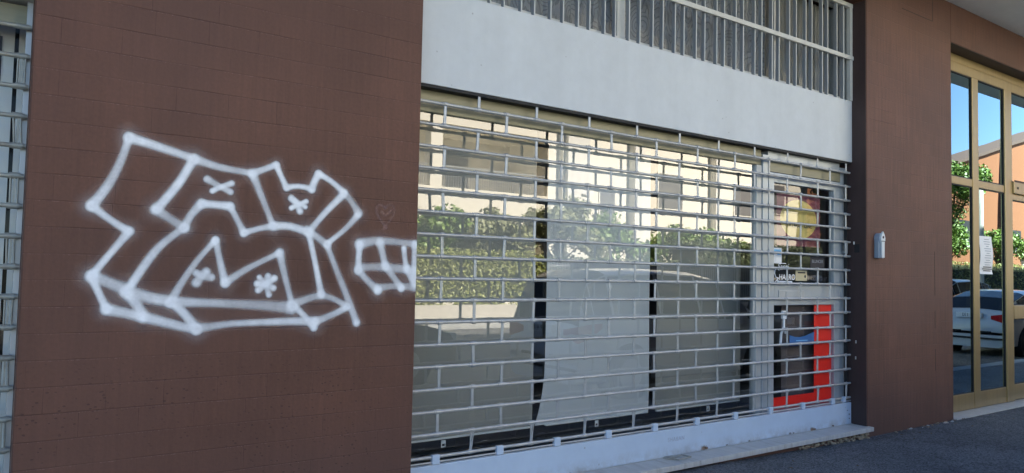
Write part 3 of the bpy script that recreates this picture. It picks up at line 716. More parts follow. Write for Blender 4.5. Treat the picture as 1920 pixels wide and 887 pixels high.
def blind(x0, x1, mat, label, xl_bot=0.0, lean=0.0):
    t = thing('panel_blind', label, 'blind', ((x0 + x1) / 2, .5, .37), 'hanging cloth panel blinds in the shop window')
    bm = bmesh.new(); nx, nz = 24, 30; vs = []
    for i in range(nx + 1):
        col = []
        for j in range(nz + 1):
            z = .385 + (3.19 - .385) * j / nz
            fx = i / nx
            xx0 = x0 + xl_bot * max(0, 1 - (z - .385) / .45) ** 2 + lean * (1 - j / nz)
            x = xx0 + (x1 - xx0) * fx
            y = .5 + .004 * math.sin(fx * 7 + x0) * (1 - j / nz) + .003 * math.sin(j * .5 + fx * 3)
            col.append(bm.verts.new((x, y, z)))
        vs.append(col)
    for i in range(nx):
        for j in range(nz): bm.faces.new((vs[i][j], vs[i + 1][j], vs[i + 1][j + 1], vs[i][j + 1]))
    me = bpy.data.meshes.new('cloth'); bm.to_mesh(me); bm.free(); link('cloth', me, mat, t, True)
    MB().box(x0 + .01, x1 - .01, .488, .512, .374, .386, .004).build('weight_bar', M['white'], t)
    xc = (x0 + x1) / 2 + {0: -.1}.get(0, 0)
    b = MB()
    xm = {2.24: 2.66, 3.432: 3.94, 4.597: 5.24}.get(x0, xc)
    b.box(xm - .018, xm + .018, .483, .489, .346, .37, .003)
    b.box(xm - .018, xm - .010, .483, .489, .325, .352, .002); b.box(xm + .010, xm + .018, .483, .489, .325, .352, .002)
    b.box(xm - .018, xm + .018, .483, .489, .322, .331, .002)
    b.build('pull_ring', M['white'], t)
blind(2.02, 3.323, M['blind'], 'greyish cloth panel blind nearest the graffiti wall')
blind(3.432, 4.515, M['blind_reflect'], 'middle cloth panel blind of the shop window, coloured paler for the car reflected over it', xl_bot=-.085)
blind(4.597, 5.694, M['blind'], 'greyish cloth panel blind beside the shop door')

# ------------------------------------------------------------------ SILLS
sl = thing('marble_sill', 'worn pale marble sill under the closed shop shutter', 'sill', (4.5, 0, .06))
xs_ = [XL1 - .2, 4.52, 6.99]
for a_, b_ in zip(xs_, xs_[1:]):
    MB().box(a_ + .0015, b_ - .0015, -.05, .34, .062, .103, .005).build('slab', M['marble'], sl)
MB().box(XL1 - .1, XR0 - .002, .148, .2, .1032, .1075).build('track', M['alu2'], sl)
MB().box(XL1 + .001, 6.90, -.002, .3, -.1, .0615).build('plinth', M['brown'], sl)
bm = bmesh.new()
for i in range(170):
    x = 6.95 - 1.1 * random.random() ** 1.4; s = random.uniform(.006, .019)
    g = bmesh.ops.create_icosphere(bm, subdivisions=1, radius=s)
    bmesh.ops.scale(bm, vec=(1.6, .8, .8), verts=g['verts'])
    for v in g['verts']: v.co += Vector((random.uniform(-.006, .006), random.uniform(-.006, .006), random.uniform(-.006, .006)))
    bmesh.ops.translate(bm, vec=(x, random.uniform(-.022, .02), random.uniform(.0, .05)), verts=g['verts'])
me = bpy.data.meshes.new('crumbled_bedding'); bm.to_mesh(me); bm.free(); link('crumbled_bedding', me, M['rubble'], sl)
# hasp lying on the sill
hs = thing('hasp', 'small bent steel padlock hasp lying on the marble sill', 'hasp', (4.4, .1, .103))
b = MB()
P_ = [(4.30, .13), (4.36, .03), (4.52, .045), (4.50, .12), (4.38, .10)]
for p, q in zip(P_, P_[1:]): b.tube((p[0], p[1], .112), (q[0], q[1], .113), .0055, 8)
b.box(4.33, 4.42, .10, .15, .106, .114, .002); b.build('loop', M['rodold'], hs, True)

sd = MB().box(XR1 + .001, 16, -.035, .36, -.06, .012, .004).build('marble_threshold', M['marble']); tag(sd, 'white marble threshold under the bronze entrance door', 'threshold')

# grit and small stones along the foot of the right pier
for i in range(26):
    x = random.uniform(6.9, 8.9); s = random.uniform(.006, .017)
    bm = bmesh.new(); g = bmesh.ops.create_icosphere(bm, subdivisions=1, radius=s)
    for v in g['verts']: v.co = Vector((v.co.x * 1.4, v.co.y, v.co.z * .7)) + Vector((random.uniform(-.3, .3) * s, random.uniform(-.3, .3) * s, random.uniform(-.2, .2) * s))
    me = bpy.data.meshes.new('pebble'); bm.to_mesh(me); bm.free()
    o = link('pebble', me, M['marble'] if i % 4 == 0 else M['rubble']); o.location = (x, random.uniform(-.06, -.015), .006 + gz(x))
    tag(o, 'tiny stone lying at the foot of the brown pier', 'pebble', 'grit at the foot of the brown pier')

leafm = mat_simple('dry_leaf', (.16, .10, .04), .8, var=.4, scale=30)
for i in range(16):
    x = random.choice([random.uniform(4.6, 6.9), random.uniform(7.0, 9.6)]); y = -random.uniform(.05, .16) - random.random() ** 3 * .6; s_ = random.uniform(.012, .026)
    bm = bmesh.new()
    vs = [bm.verts.new(p) for p in ((-s_, 0, .002), (-s_ * .3, s_ * .5, .006), (s_, 0, .003), (-s_ * .3, -s_ * .5, .006), (0, 0, .001))]
    for q in ((0, 1, 4), (1, 2, 4), (2, 3, 4), (3, 0, 4)): bm.faces.new([vs[k] for k in q])
    me = bpy.data.meshes.new('dry_leaf'); bm.to_mesh(me); bm.free()
    o = link('dry_leaf', me, leafm); o.location = (x, y, gz(x) + .001); o.rotation_euler = (random.uniform(-.2, .2), random.uniform(-.2, .2), random.uniform(0, 6))
    tag(o, 'small curled dry leaf lying on the asphalt before the shop', 'leaf', 'dry leaves on the pavement')

# ------------------------------------------------------------------ KEY BOX on right pier
kb = thing('key_box', 'blue grey wall key switch box with pale face on the brown pier', 'key switch', (7.15, 0, 1.71))
MB().box(7.085, 7.19, -.045, -.001, 1.715, 1.90, .006).build('housing', M['keybox'], kb)
b = MB(); b.tube((7.137, -.001, 1.905), (7.137, -.05, 1.905), .054, 24); b.build('cap', M['keybox'], kb, True)
b = MB()
prof = [(7.137, 1.975), (7.112, 1.945), (7.098, 1.91), (7.100, 1.885), (7.112, 1.868), (7.113, 1.72), (7.162, 1.72), (7.163, 1.868), (7.174, 1.885), (7.176, 1.91), (7.162, 1.945)]
b.poly([(x, -.0505, z) for x, z in prof], depth=(0, -.014, 0)); b.build('face_plate', M['keyface'], kb)
b = MB(); b.tube((7.137, -.065, 1.918), (7.137, -.068, 1.918), .0125, 16); b.box(7.104, 7.17, -.0665, -.0645, 1.876, 1.882); b.build('keyhole', M['ink'], kb)

# ------------------------------------------------------------------ BRONZE ENTRANCE DOOR
bd = thing('entrance_door', 'tall bronze aluminium glazed entrance door reflecting sky and parked cars', 'door', (11, .17, 0))
b = MB()
b.box(XR1 + .01, 16, .17, .26, 4.07, 4.165, .004)
b.box(XR1 + .01, 16, .163, .255, 3.955, 4.066, .006)
b.box(XR1 + .01, 9.0, .165, .25, .015, 3.953, .006)
b.box(9.0, 10.47, .165, .25, .017, .205, .006)
b.box(9.0, 10.47, .166, .25, 2.635, 2.725, .006)
b.build('frame', M['bronze'], bd)
for x0, x1, y in ((9.59, 9.748, .16), (10.47, 10.68, .155), (12.2, 12.35, .16)):
    MB().box(x0, x1, y, .25, .018, 3.953, .006).build('mullion', M['bronze'], bd)
b = MB()
b.box(10.681, 12.19, .165, .25, .03, .22, .006)
b.box(10.681, 12.19, .150, .25, 1.045, 1.215, .006)
b.box(10.681, 12.19, .135, .25, 2.64, 2.79, .008)
b.box(10.681, 12.19, .165, .25, 2.56, 2.638, .006)
b.build('door_leaf', M['bronze'], bd)
MB().box(10.681, 12.19, .130, .134, 2.792, 2.81).build('closer_edge', M['black'], bd)
MB().box(10.77, 10.81, .131, .135, 2.70, 2.73).build('lock', M['black'], bd)
for x0, x1, z0, z1 in ((9.0, 9.59, .2, 2.635), (9.0, 9.59, 2.725, 3.955), (9.748, 10.47, .2, 2.635), (9.748, 10.47, 2.725, 3.955),
                       (10.68, 12.2, .22, 1.045), (10.68, 12.2, 1.215, 2.56), (10.68, 12.2, 2.79, 3.955), (12.35, 16, .1, 3.955)):
    MB().box(x0, x1, .182, .190, z0, z1).build('pane', M['doorglass'], bd)
    b = MB()
    b.box(x0, x0 + .012, .170, .181, z0 + .012, z1 - .012); b.box(x1 - .012, x1, .170, .181, z0 + .012, z1 - .012)
    b.box(x0, x1, .170, .181, z0 - .004, z0 + .012); b.box(x0, x1, .170, .181, z1 - .012, z1 + .004)
    b.build('gasket', M['black'], bd)
ha = thing('entrance_hall', 'dark entrance hall behind the bronze door', 'room', (11, 2, 0))
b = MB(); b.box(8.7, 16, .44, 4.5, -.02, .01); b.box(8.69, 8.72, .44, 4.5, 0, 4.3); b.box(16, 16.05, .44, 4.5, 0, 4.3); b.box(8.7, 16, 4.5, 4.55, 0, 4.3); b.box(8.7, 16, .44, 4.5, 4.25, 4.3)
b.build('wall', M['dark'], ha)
# notice on the glass, bowed paper strip
nt_ = thing('paper_notice', 'long white printed paper notice taped to the bronze door glass', 'notice', (9.93, .17, 1.6))
bm = bmesh.new(); vs = []
for j in range(13):
    z = 1.60 + .46 * j / 12; y = .176 - .018 * math.sin(math.pi * j / 12) ** 2 - (.012 if j == 0 else 0)
    vs.append([bm.verts.new((9.765 + .345 * i / 6, y - .01 * math.sin(math.pi * i / 6), z)) for i in range(7)])
for j in range(12):
    for i in range(6): bm.faces.new((vs[j][i], vs[j][i + 1], vs[j + 1][i + 1], vs[j + 1][i]))
me = bpy.data.meshes.new('sheet'); bm.to_mesh(me); bm.free(); link('sheet', me, M['paper'], nt_, True)
b = MB()
for j, w in enumerate((.09, .12, .10, .05, .13, .12, .06, .11, .13, .08, .12, .1)):
    z = 2.02 - j * .028
    y = .176 - .018 * math.sin(math.pi * (z - 1.6) / .46) ** 2 - .012
    b.box(9.94 - w * .7, 9.94 + w * .7, y - .001, y, z - .0035, z + .0035)
b.build('print_lines', M['greyink'], nt_)
b = MB()
for z, w in ((1.685, .11), (1.662, .13), (1.64, .10)):
    y = .176 - .018 * math.sin(math.pi * (z - 1.6) / .46) ** 2 - .013
    b.box(9.94 - w, 9.94 + w, y - .001, y, z - .006, z + .006)
b.build('bold_lines', M['ink'], nt_)

# ------------------------------------------------------------------ GRAFFITI (sprayed paint on the left pier)
CAM = Vector((0, -3.8833, 1.5))
rv = Vector((0.81492, -0.57922, 0.02088)); uv_ = Vector((-0.04493, -0.02719, 0.99862)); wv_ = Vector((0.57799, 0.81463, 0.04833))
def wall_pt(p):            # tag layout measured on the photograph, flattened to the wall's own X/Z
    d = wv_ + rv * ((p[0] - 960) / 1398.27) - uv_ * ((p[1] - 443.5) / 1398.27)
    t = -CAM.y / d.y
    q = CAM + d * t
    return (q.x, q.z)
import numpy as np
class Spray:
    """one thin film of paint: coverage is gathered on a fine grid and kept as pigment density per vertex"""
    def __init__(self, step=.0042):
        self.h = step; self.items = []
    def stroke(self, pts, w=.028, k=1.0, cap=True):
        P0 = [Vector(wall_pt(p)) for p in pts]
        P = []
        for a, b in zip(P0, P0[1:]):
            n = max(2, int((b - a).length / .03))
            P += [a.lerp(b, i / n) for i in range(n)]
        P.append(P0[-1])
        for _ in range(2):
            P = [P[0]] + [(P[i - 1] + P[i] * 2 + P[i + 1]) / 4 for i in range(1, len(P) - 1)] + [P[-1]]
        L_ = [0.0]
        for a, b in zip(P, P[1:]): L_.append(L_[-1] + (b - a).length)
        dens = []; ph = random.uniform(0, 6); T = L_[-1]
        for i, p in enumerate(P):
            u = L_[i] / max(T, 1e-6)
            ww = w * (1 + .14 * math.sin(ph + L_[i] * 9)) * (1.0 + .22 * math.exp(-min(u, 1 - u) * T / .03))
            kk = k * (.82 + .18 * math.sin(ph * 2 + L_[i] * 7)) + .25 * math.exp(-min(u, 1 - u) * T / .02)
            dens.append((p.x, p.y, ww, min(kk, 1.15)))
        self.items.append(dens)
    def blob(self, p, r, k=1.0):
        q = wall_pt(p); self.items.append([(q[0], q[1], r, k)])
    def build(self, name, mat, parent, label):
        allp = [p for d in self.items for p in d]
        pad = .09; h = self.h
        x0 = min(p[0] for p in allp) - pad; x1 = max(p[0] for p in allp) + pad
        x1 = min(x1, XL1 - .0005)
        z0 = min(p[1] for p in allp) - pad; z1 = max(p[1] for p in allp) + pad
        nx = int((x1 - x0) / h) + 1; nz = int((z1 - z0) / h) + 1
        X = x0 + np.arange(nx) * h; Z = z0 + np.arange(nz) * h
        X[-1] = min(X[-1], x1)
        T = np.ones((nx, nz))                       # bare wall left
        rng = np.random.default_rng(3)
        grain = rng.normal(0, 1, (nx, nz))
        for d in self.items:
            A = np.zeros((nx, nz))
            segs = list(zip(d, d[1:])) if len(d) > 1 else [(d[0], d[0])]
            for p, q in segs:
                r = max(p[2], q[2]) * 3.0
                i0 = max(0, int((min(p[0], q[0]) - r - x0) / h)); i1 = min(nx, int((max(p[0], q[0]) + r - x0) / h) + 2)
                j0 = max(0, int((min(p[1], q[1]) - r - z0) / h)); j1 = min(nz, int((max(p[1], q[1]) + r - z0) / h) + 2)
                if i1 <= i0 or j1 <= j0: continue
                gx, gzz = np.meshgrid(X[i0:i1], Z[j0:j1], indexing='ij')
                dx, dz = q[0] - p[0], q[1] - p[1]; l2 = dx * dx + dz * dz
                t = np.clip(((gx - p[0]) * dx + (gzz - p[1]) * dz) / l2, 0, 1) if l2 > 0 else np.zeros_like(gx)
                dist = np.hypot(gx - p[0] - t * dx, gzz - p[1] - t * dz)
                ww = p[2] + (q[2] - p[2]) * t; kk = p[3] + (q[3] - p[3]) * t
                u = dist / ww
                core = np.clip((1.08 - u) / .85, 0, 1); core = core * core * (3 - 2 * core)
                # two passes of the can: slight thin line off the middle
                halo = .06 * np.exp(-(u / 1.5) ** 2)
                al = np.minimum(kk * 1.12, 1.06) * (.95 * core + halo * (1 - core))
                A[i0:i1, j0:j1] = np.maximum(A[i0:i1, j0:j1], al)
            A = np.clip(A, 0, .985)
            T *= (1 - A)
        C_ = 1 - T
        C_ = np.clip(C_ + grain * .03 * C_ * (1 - C_) * 4, 0, 1)
        keep = C_ > .012
        idx = -np.ones((nx, nz), int); verts = []; cov = []; faces = []
        cell = keep[:-1, :-1] | keep[1:, :-1] | keep[:-1, 1:] | keep[1:, 1:]
        need = np.zeros((nx, nz), bool)
        need[:-1, :-1] |= cell; need[1:, :-1] |= cell; need[:-1, 1:] |= cell; need[1:, 1:] |= cell
        for i, j in zip(*np.nonzero(need)):
            idx[i, j] = len(verts); verts.append((X[i], -.0012, Z[j])); cov.append(C_[i, j])
        for i, j in zip(*np.nonzero(cell)):
            faces.append((idx[i, j], idx[i + 1, j], idx[i + 1, j + 1], idx[i, j + 1]))
        me = bpy.data.meshes.new(name); me.from_pydata(verts, [], faces)
        at = me.attributes.new('coverage', 'FLOAT', 'POINT'); at.data.foreach_set('value', np.array(cov, dtype=np.float32))
        o = link(name, me, mat, parent); o['label'] = label
        return o
g = Spray()
W = .026
# faint overspray halos under the main joints
for p in ((242, 258), (172, 386), (172, 518), (235, 550), (368, 615), (588, 605), (548, 573), (602, 553), (320, 570), (292, 393), (345, 428), (364, 298), (640, 360), (578, 435), (512, 424)):
    g.blob(p, .045, .06)
for pts, w, k in (
    ([(242, 258), (228, 300), (205, 345), (172, 386)], W, 1), ([(172, 386), (205, 412), (238, 432)], W, .8), ([(242, 434), (218, 462), (172, 516)], W, .85),
    ([(172, 518), (205, 530), (238, 545), (282, 560), (330, 566), (420, 569), (485, 572), (546, 577)], .034, .75),
    ([(173, 522), (187, 555), (200, 580)], W, .9), ([(200, 580), (268, 594), (330, 610), (368, 618)], .030, .8),
    ([(368, 616), (430, 607), (500, 604), (560, 602), (590, 603)], .027, .75), ([(588, 604), (620, 592), (650, 576)], .028, .7),
    ([(242, 258), (300, 276), (364, 298)], W, .95), ([(364, 298), (410, 314), (472, 325)], W * .9, .9), ([(472, 325), (495, 318), (518, 309)], W * .9, .95),
    ([(518, 310), (527, 332), (537, 352)], W * .9, .95), ([(537, 352), (560, 347), (585, 355)], W * .85, .9), ([(584, 355), (590, 338), (597, 327)], W * .9, .95),
    ([(597, 326), (620, 338), (645, 362)], W * .95, .95), ([(645, 362), (660, 378), (672, 400)], W, .7), ([(670, 404), (650, 428), (612, 458)], W * .9, .8),
    ([(642, 366), (606, 402), (580, 434)], W * .85, .95),
    ([(362, 300), (335, 345), (294, 392)], W, .95), ([(292, 393), (318, 410), (346, 428)], W, .65), ([(346, 426), (322, 443), (296, 463), (265, 505), (238, 546)], W * .95, .95),
    ([(236, 548), (258, 570), (268, 594)], .028, .8), ([(344, 428), (358, 400), (378, 382)], W * .95, .85), ([(378, 382), (405, 384), (431, 387)], W * .9, .9),
    ([(431, 387), (445, 412), (457, 437)], W * .9, .95), ([(457, 437), (485, 428), (512, 424)], W * .9, .85), ([(474, 328), (494, 378), (512, 424)], W * .9, .9),
    ([(512, 424), (545, 423), (580, 437)], W * .95, .85),
    ([(318, 568), (340, 530), (368, 490), (404, 450)], W * .9, .9), ([(404, 450), (412, 490), (422, 532)], W * .85, .85), ([(422, 530), (460, 505), (524, 474)], W * .9, .85),
    ([(524, 474), (534, 520), (548, 574)], W * .9, .9), ([(322, 566), (348, 590), (368, 618)], W, .8), ([(548, 572), (570, 590), (588, 614)], W, .8),
    ([(546, 572), (575, 560), (602, 552), (630, 562), (650, 574)], W, .75), ([(578, 434), (590, 490), (602, 552)], W * .95, .9), ([(576, 432), (594, 444), (614, 460)], W * .9, .7),
    ([(612, 458), (630, 505), (650, 555), (668, 605)], W * .95, .8),
    ([(388, 336), (410, 349), (432, 360)], .020, .8), ([(398, 358), (414, 350), (434, 344)], .020, .95),
    ([(546, 372), (558, 384), (562, 396)], .019, .8), ([(546, 390), (558, 384), (574, 378)], .019, .8), ([(552, 376), (572, 388)], .018, .7),
    ([(368, 530), (380, 514), (386, 510)], .026, .7), ([(368, 512), (384, 522), (396, 520)], .024, .65),
    ([(482, 532), (498, 534), (514, 522)], .019, .75), ([(486, 520), (498, 533), (504, 553)], .019, .8), ([(484, 544), (498, 534), (502, 518)], .018, .7), ([(498, 534), (512, 540)], .018, .6),
):
    g.stroke(pts, w * .93, k)
for p, r in (((242, 257), .036), ((365, 299), .036), ((172, 386), .036), ((293, 393), .032), ((172, 518), .04), ((236, 547), .042), ((200, 580), .036), ((368, 616), .036), ((345, 426), .034),
             ((548, 573), .036), ((588, 607), .03), ((602, 552), .036), ((578, 434), .03), ((512, 424), .032), ((645, 363), .03), ((318, 568), .036), ((403, 451), .03), ((458, 436), .026)):
    g.blob(p, r * .74, .9)
g.build('graffiti', M['spray'], left, 'large angular white spray painted tag')
g2 = Spray()
for p in ((708, 545), (752, 540), (675, 460)): g2.blob(p, .04, .08)
for pts, w, k in (([(674, 458), (700, 451), (740, 453), (778, 458)], .030, .75), ([(674, 458), (672, 485), (671, 508)], .028, .95), ([(671, 506), (690, 528), (708, 544)], .028, .9),
                  ([(712, 455), (718, 480), (722, 500)], .026, .95), ([(722, 498), (738, 520), (752, 540)], .026, .85), ([(757, 466), (759, 490), (762, 505)], .024, .95), ([(762, 503), (770, 520), (777, 532)], .024, .7),
                  ([(674, 502), (700, 500), (735, 502), (776, 508)], .030, .55), ([(708, 540), (735, 536), (777, 538)], .03, .5), ([(777, 458), (777, 490), (776, 520)], .026, .9)):
    g2.stroke(pts, w * .95, k)
for p in ((708, 545), (752, 540), (672, 505)): g2.blob(p, .028, .9)
g2.build('graffiti', M['spray'], left, 'small boxy white spray painted tag beside the shutter')
g3 = Spray(.003)
for pts in ([(724, 428), (708, 405), (702, 392), (712, 380), (722, 390)], [(722, 390), (732, 379), (742, 392), (738, 405), (718, 430)], [(716, 398), (722, 408), (733, 395)]):
    g3.stroke(pts, .009, .8, False)
g3.build('graffiti', M['pink'], left, 'faint faded heart drawn on the brown wall')

# ================================================================== ACROSS THE STREET (seen in the glass)
# ---- cars
M['tyre'] = M['black']
M['rim'] = mat_simple('alloy', (.45, .45, .46), .3, metal=.8, var=.05)
M['carglass'] = mat_simple('car_glass', (.008, .009, .010), .15, var=.02, spec=.12)
M['lampred'] = mat_simple('red_lamp', (.45, .01, .012), .15, var=.05)
M['lampwhite'] = mat_simple('clear_lamp', (.65, .66, .68), .12, var=.05)
def paint(name, col, metal=.0):
    m = mat_simple(name, col, .28, metal=metal, var=.02)
    m.node_tree.nodes['Principled BSDF'].inputs['Coat Weight'].default_value = .6
    m.node_tree.nodes['Principled BSDF'].inputs['Coat Roughness'].default_value = .05
    return m
def make_car(label, x, yc, L_, Wd, stations, mat, rot=0.0, plate=None, group='cars parked along the street'):
    t = thing('parked_car', label, 'car', (x, yc, ROAD), group, world=False)
    t.rotation_euler = (0, 0, rot)
    w = Wd / 2
    bm = bmesh.new(); rings = []; info = []
    for sx, zt, zb in stations:
        e = min(sx, L_ - sx); tap = 1 - .16 * max(0, 1 - e / .55) ** 2
        ww = w * tap; gh = min(1, max(0, (zt - zb) / .45))
        wr = ww * (.97 - .21 * gh); dz = .05 + .02 * gh
        zb2 = min(zb, zt - .02)
        pr = [(0, zt), (wr * .45, zt - .008), (wr * .82, zt - .025), (wr, zt - dz if gh > 0 else zt - .035), (ww * .975, zb2 - (.0 if gh > .1 else .04)),
              (ww, zb2 - .14), (ww, .52), (ww * .985, .36), (ww * .96, .24), (ww * .8, .19), (0, .19)]
        ring = [bm.verts.new((sx, p[0], p[1])) for p in pr] + [bm.verts.new((sx, -p[0], p[1])) for p in reversed(pr[1:-1])]
        rings.append(ring); info.append((zt, zb, gh))
    n = len(rings[0]); glass = []; gtop = []
    for i in range(len(rings) - 1):
        for j in range(n):
            f = bm.faces.new((rings[i][j], rings[i][(j + 1) % n], rings[i + 1][(j + 1) % n], rings[i + 1][j]))
            g0, g1 = info[i][2], info[i + 1][2]
            jj = j if j < 10 else n - 1 - j
            if jj == 3 and g0 > .3 and g1 > .3: glass.append(f)
            slope = abs(info[i + 1][0] - info[i][0]) / (stations[i + 1][0] - stations[i][0] + 1e-6)
            if jj in (0, 1, 2) and slope > .22 and max(g0, g1) > .35 and min(info[i][0], info[i + 1][0]) > min(info[i][1], info[i + 1][1]) - .05 and max(info[i][0], info[i+1][0]) > .98: gtop.append(f)
    bm.faces.new(rings[0]); bm.faces.new(list(reversed(rings[-1])))
    bmesh.ops.recalc_face_normals(bm, faces=bm.faces[:])
    def shell(faces, name):
        b2 = bmesh.new(); vm = {}
        for f in faces:
            c = f.calc_center_median(); nv = []
            for v in f.verts:
                p = v.co.lerp(c, .07) + f.normal * .006
                nv.append(b2.verts.new(p))
            b2.faces.new(nv)
        bmesh.ops.remove_doubles(b2, verts=b2.verts[:], dist=.0)
        me = bpy.data.meshes.new(name); b2.to_mesh(me); b2.free()
        return me
    def shell2(faces, name):
        b2 = bmesh.new(); vm = {}
        for f in faces:
            vs = []
            for v in f.verts:
                if v.index not in vm or True:
                    key = tuple(round(q, 5) for q in v.co)
                    if key not in vm: vm[key] = [b2.verts.new(v.co), Vector()]
                    vm[key][1] += f.normal
                    vs.append(vm[key][0])
            b2.faces.new(vs)
        for v, nn in vm.values(): v.co += nn.normalized() * .007
        me = bpy.data.meshes.new(name); b2.to_mesh(me); b2.free(); return me
    for key, name in ((glass, 'side_window'), (gtop, 'windscreen')):
        for sgn in ((1, -1) if name == 'side_window' else (0,)):
            fs = [f for f in key if sgn == 0 or f.calc_center_median().y * sgn > 0]
            if name == 'windscreen':
                front = [f for f in fs if f.calc_center_median().x > L_ / 2]; rear = [f for f in fs if f.calc_center_median().x <= L_ / 2]
                if front: link('windscreen', shell2(front, 'windscreen'), M['carglass'], t)
                if rear: link('rear_window', shell2(rear, 'rear_window'), M['carglass'], t)
            elif fs: link(name, shell(fs, name), M['carglass'], t)
    me = bpy.data.meshes.new('body'); bm.to_mesh(me); bm.free(); body = link('body', me, mat, t, True)
    for wx in (.78, L_ - .86):
        for s in (-1, 1):
            MB().tube((wx, s * (w - .25), .33), (wx, s * (w + .004), .33), .385, 28).build('wheel_arch', M['black'], t)
            ty = MB().tube((wx, s * (w - .2), .315), (wx, s * (w + .012), .315), .315, 28).build('wheel', M['tyre'], t)
            MB().tube((wx, s * (w + .012), .315), (wx, s * (w + .018), .315), .2, 20).build('rim', M['rim'], ty)
    zt_r = stations[1][1]
    for s in (-1, 1):
        b = MB()
        pr = [(-.010, .52 * w, .80, .88), (-.010, .84 * w + .006, .72, .93), (.10, .893 * w + .010, .76, .955), (.20, .935 * w + .010, .83, .97), (.30, .967 * w + .010, .91, .975)]
        for p, q in zip(pr, pr[1:]):
            b.poly([(p[0], s * p[1], p[2]), (q[0], s * q[1], q[2]), (q[0], s * q[1], q[3]), (p[0], s * p[1], p[3])], depth=(.02, -s * .02, 0))
        b.build('tail_light', M['lampred'], t)
        b = MB(); b.box(L_ - .2, L_ + .006, min(s * w * .5, s * w * .84), max(s * w * .5, s * w * .84), .58, .72, .02); b.build('headlight', M['lampwhite'], t)
        b = MB(); b.box(L_ * .66, L_ * .66 + .12, min(s * w, s * (w + .16)), max(s * w, s * (w + .16)), .93, 1.05, .03); b.build('mirror', mat, t)
    b = MB(); b.box(-.03, .02, -w * .82, w * .82, .36, .40, .005); b.box(-.02, .02, -w * .5, -w * .2, .5, .54, .005); b.box(-.02, .02, w * .2, w * .5, .5, .54, .005); b.build('bumper_trim', M['black'], t)
    pl_ = MB().box(-.045, .03, -.26, .26, .82, .93, .004).build('number_plate', M['paper'], t)
    if plate:
        me = text_mesh(plate, .10); me.transform(Matrix.Translation((-.049, 0, .875)) @ Matrix.Rotation(R(-90), 4, 'Z') @ Matrix.Rotation(R(90), 4, 'X')); link('lettering', me, M['ink'], pl_)
    return t
HATCH = [(0, .62, .62), (.02, .92, .90), (.10, 1.02, .90), (.55, 1.27, .92), (1.1, 1.40, .94), (1.7, 1.45, .95), (2.3, 1.43, .93), (2.75, 1.33, .92), (3.25, 1.05, .92), (3.4, .95, .92), (3.9, .84, .84), (4.2, .74, .74), (4.32, .6, .6)]
MPV = [(0, .6, .6), (.03, .98, .96), (.10, 1.25, 1.0), (.22, 1.55, 1.0), (.5, 1.66, 1.0), (1.4, 1.70, .99), (2.2, 1.68, .98), (2.7, 1.60, .97), (3.3, 1.22, .97), (3.5, 1.06, .97), (4.0, .96, .96), (4.25, .84, .84), (4.35, .6, .6)]
SUV = [(0, .6, .6), (.04, 1.0, .98), (.14, 1.3, 1.03), (.35, 1.58, 1.03), (.8, 1.66, 1.03), (1.7, 1.68, 1.02), (2.3, 1.62, 1.01), (2.9, 1.25, 1.0), (3.1, 1.09, 1.0), (3.7, 1.0, 1.0), (4.1, .9, .9), (4.25, .62, .62)]
silver = paint('silver_car_paint', (.66, .69, .74)); white = paint('white_car_paint', (.52, .54, .56)); blackp = paint('black_car_paint', (.015, .015, .017)); greyp = paint('dark_grey_car_paint', (.06, .062, .066), .3); bluep = paint('light_blue_car_paint', (.42, .5, .58), .1)
make_car('silver people carrier parked at the kerb straight before the shop window', 6.15, -3.55, 4.35, 1.75, MPV, silver, plate='DP 418')
make_car('black off-roader parked at the kerb between silver people carrier and white hatchback', 11.3, -3.5, 4.25, 1.8, SUV, blackp)
make_car('white wedge-tailed hatchback parked at the kerb before the bronze door', 17.9, -3.4, 4.32, 1.72, HATCH, white, plate='EJ 132')
make_car('dark grey hatchback standing in the street near the graffiti wall', 1.3, -5.6, 4.32, 1.72, HATCH, greyp)
make_car('pale blue estate car parked on the far side, behind the white hatchback', 24.4, -7.4, 4.35, 1.7, MPV, bluep)

# ---- low garden wall, hedge, railing
o = MB().box(-30, 90, -15.45, -15.22, -.1, .47, .01).build('garden_wall', mat_simple('pale_concrete', (.48, .45, .39), .85, var=.12, bump=.3, dirt=(.25, .23, .2))); tag(o, 'low pale concrete wall under the clipped hedge across the street', 'wall')
def leaves(bm, n, fn, s0, s1):
    for i in range(n):
        p, nrm = fn()
        s = random.uniform(s0, s1)
        a = Vector((random.gauss(0, 1), random.gauss(0, 1), random.gauss(0, 1))); nn = (nrm * 1.1 + a * .75).normalized()
        t1 = nn.orthogonal().normalized(); t1 = Matrix.Rotation(random.uniform(0, 6.28), 3, nn) @ t1; t2 = nn.cross(t1)
        vs = [bm.verts.new(p + t1 * s), bm.verts.new(p + t2 * s * .5), bm.verts.new(p - t1 * s), bm.verts.new(p - t2 * s * .5)]
        bm.faces.new(vs)
hl = mat_leaf('hedge_leaves', (.12, .15, .025), (.33, .34, .10)); tl = mat_leaf('tree_leaves', (.08, .15, .02), (.2, .3, .05)); tl3 = mat_leaf('street_tree_leaves', (.07, .14, .02), (.18, .28, .045)); dl = mat_leaf('shaded_hedge_leaves', (.03, .05, .015), (.10, .13, .04)); tl2 = mat_leaf('olive_leaves', (.13, .15, .06), (.3, .3, .15))  # dl: leaf colour darkened so the railing hedges look shaded
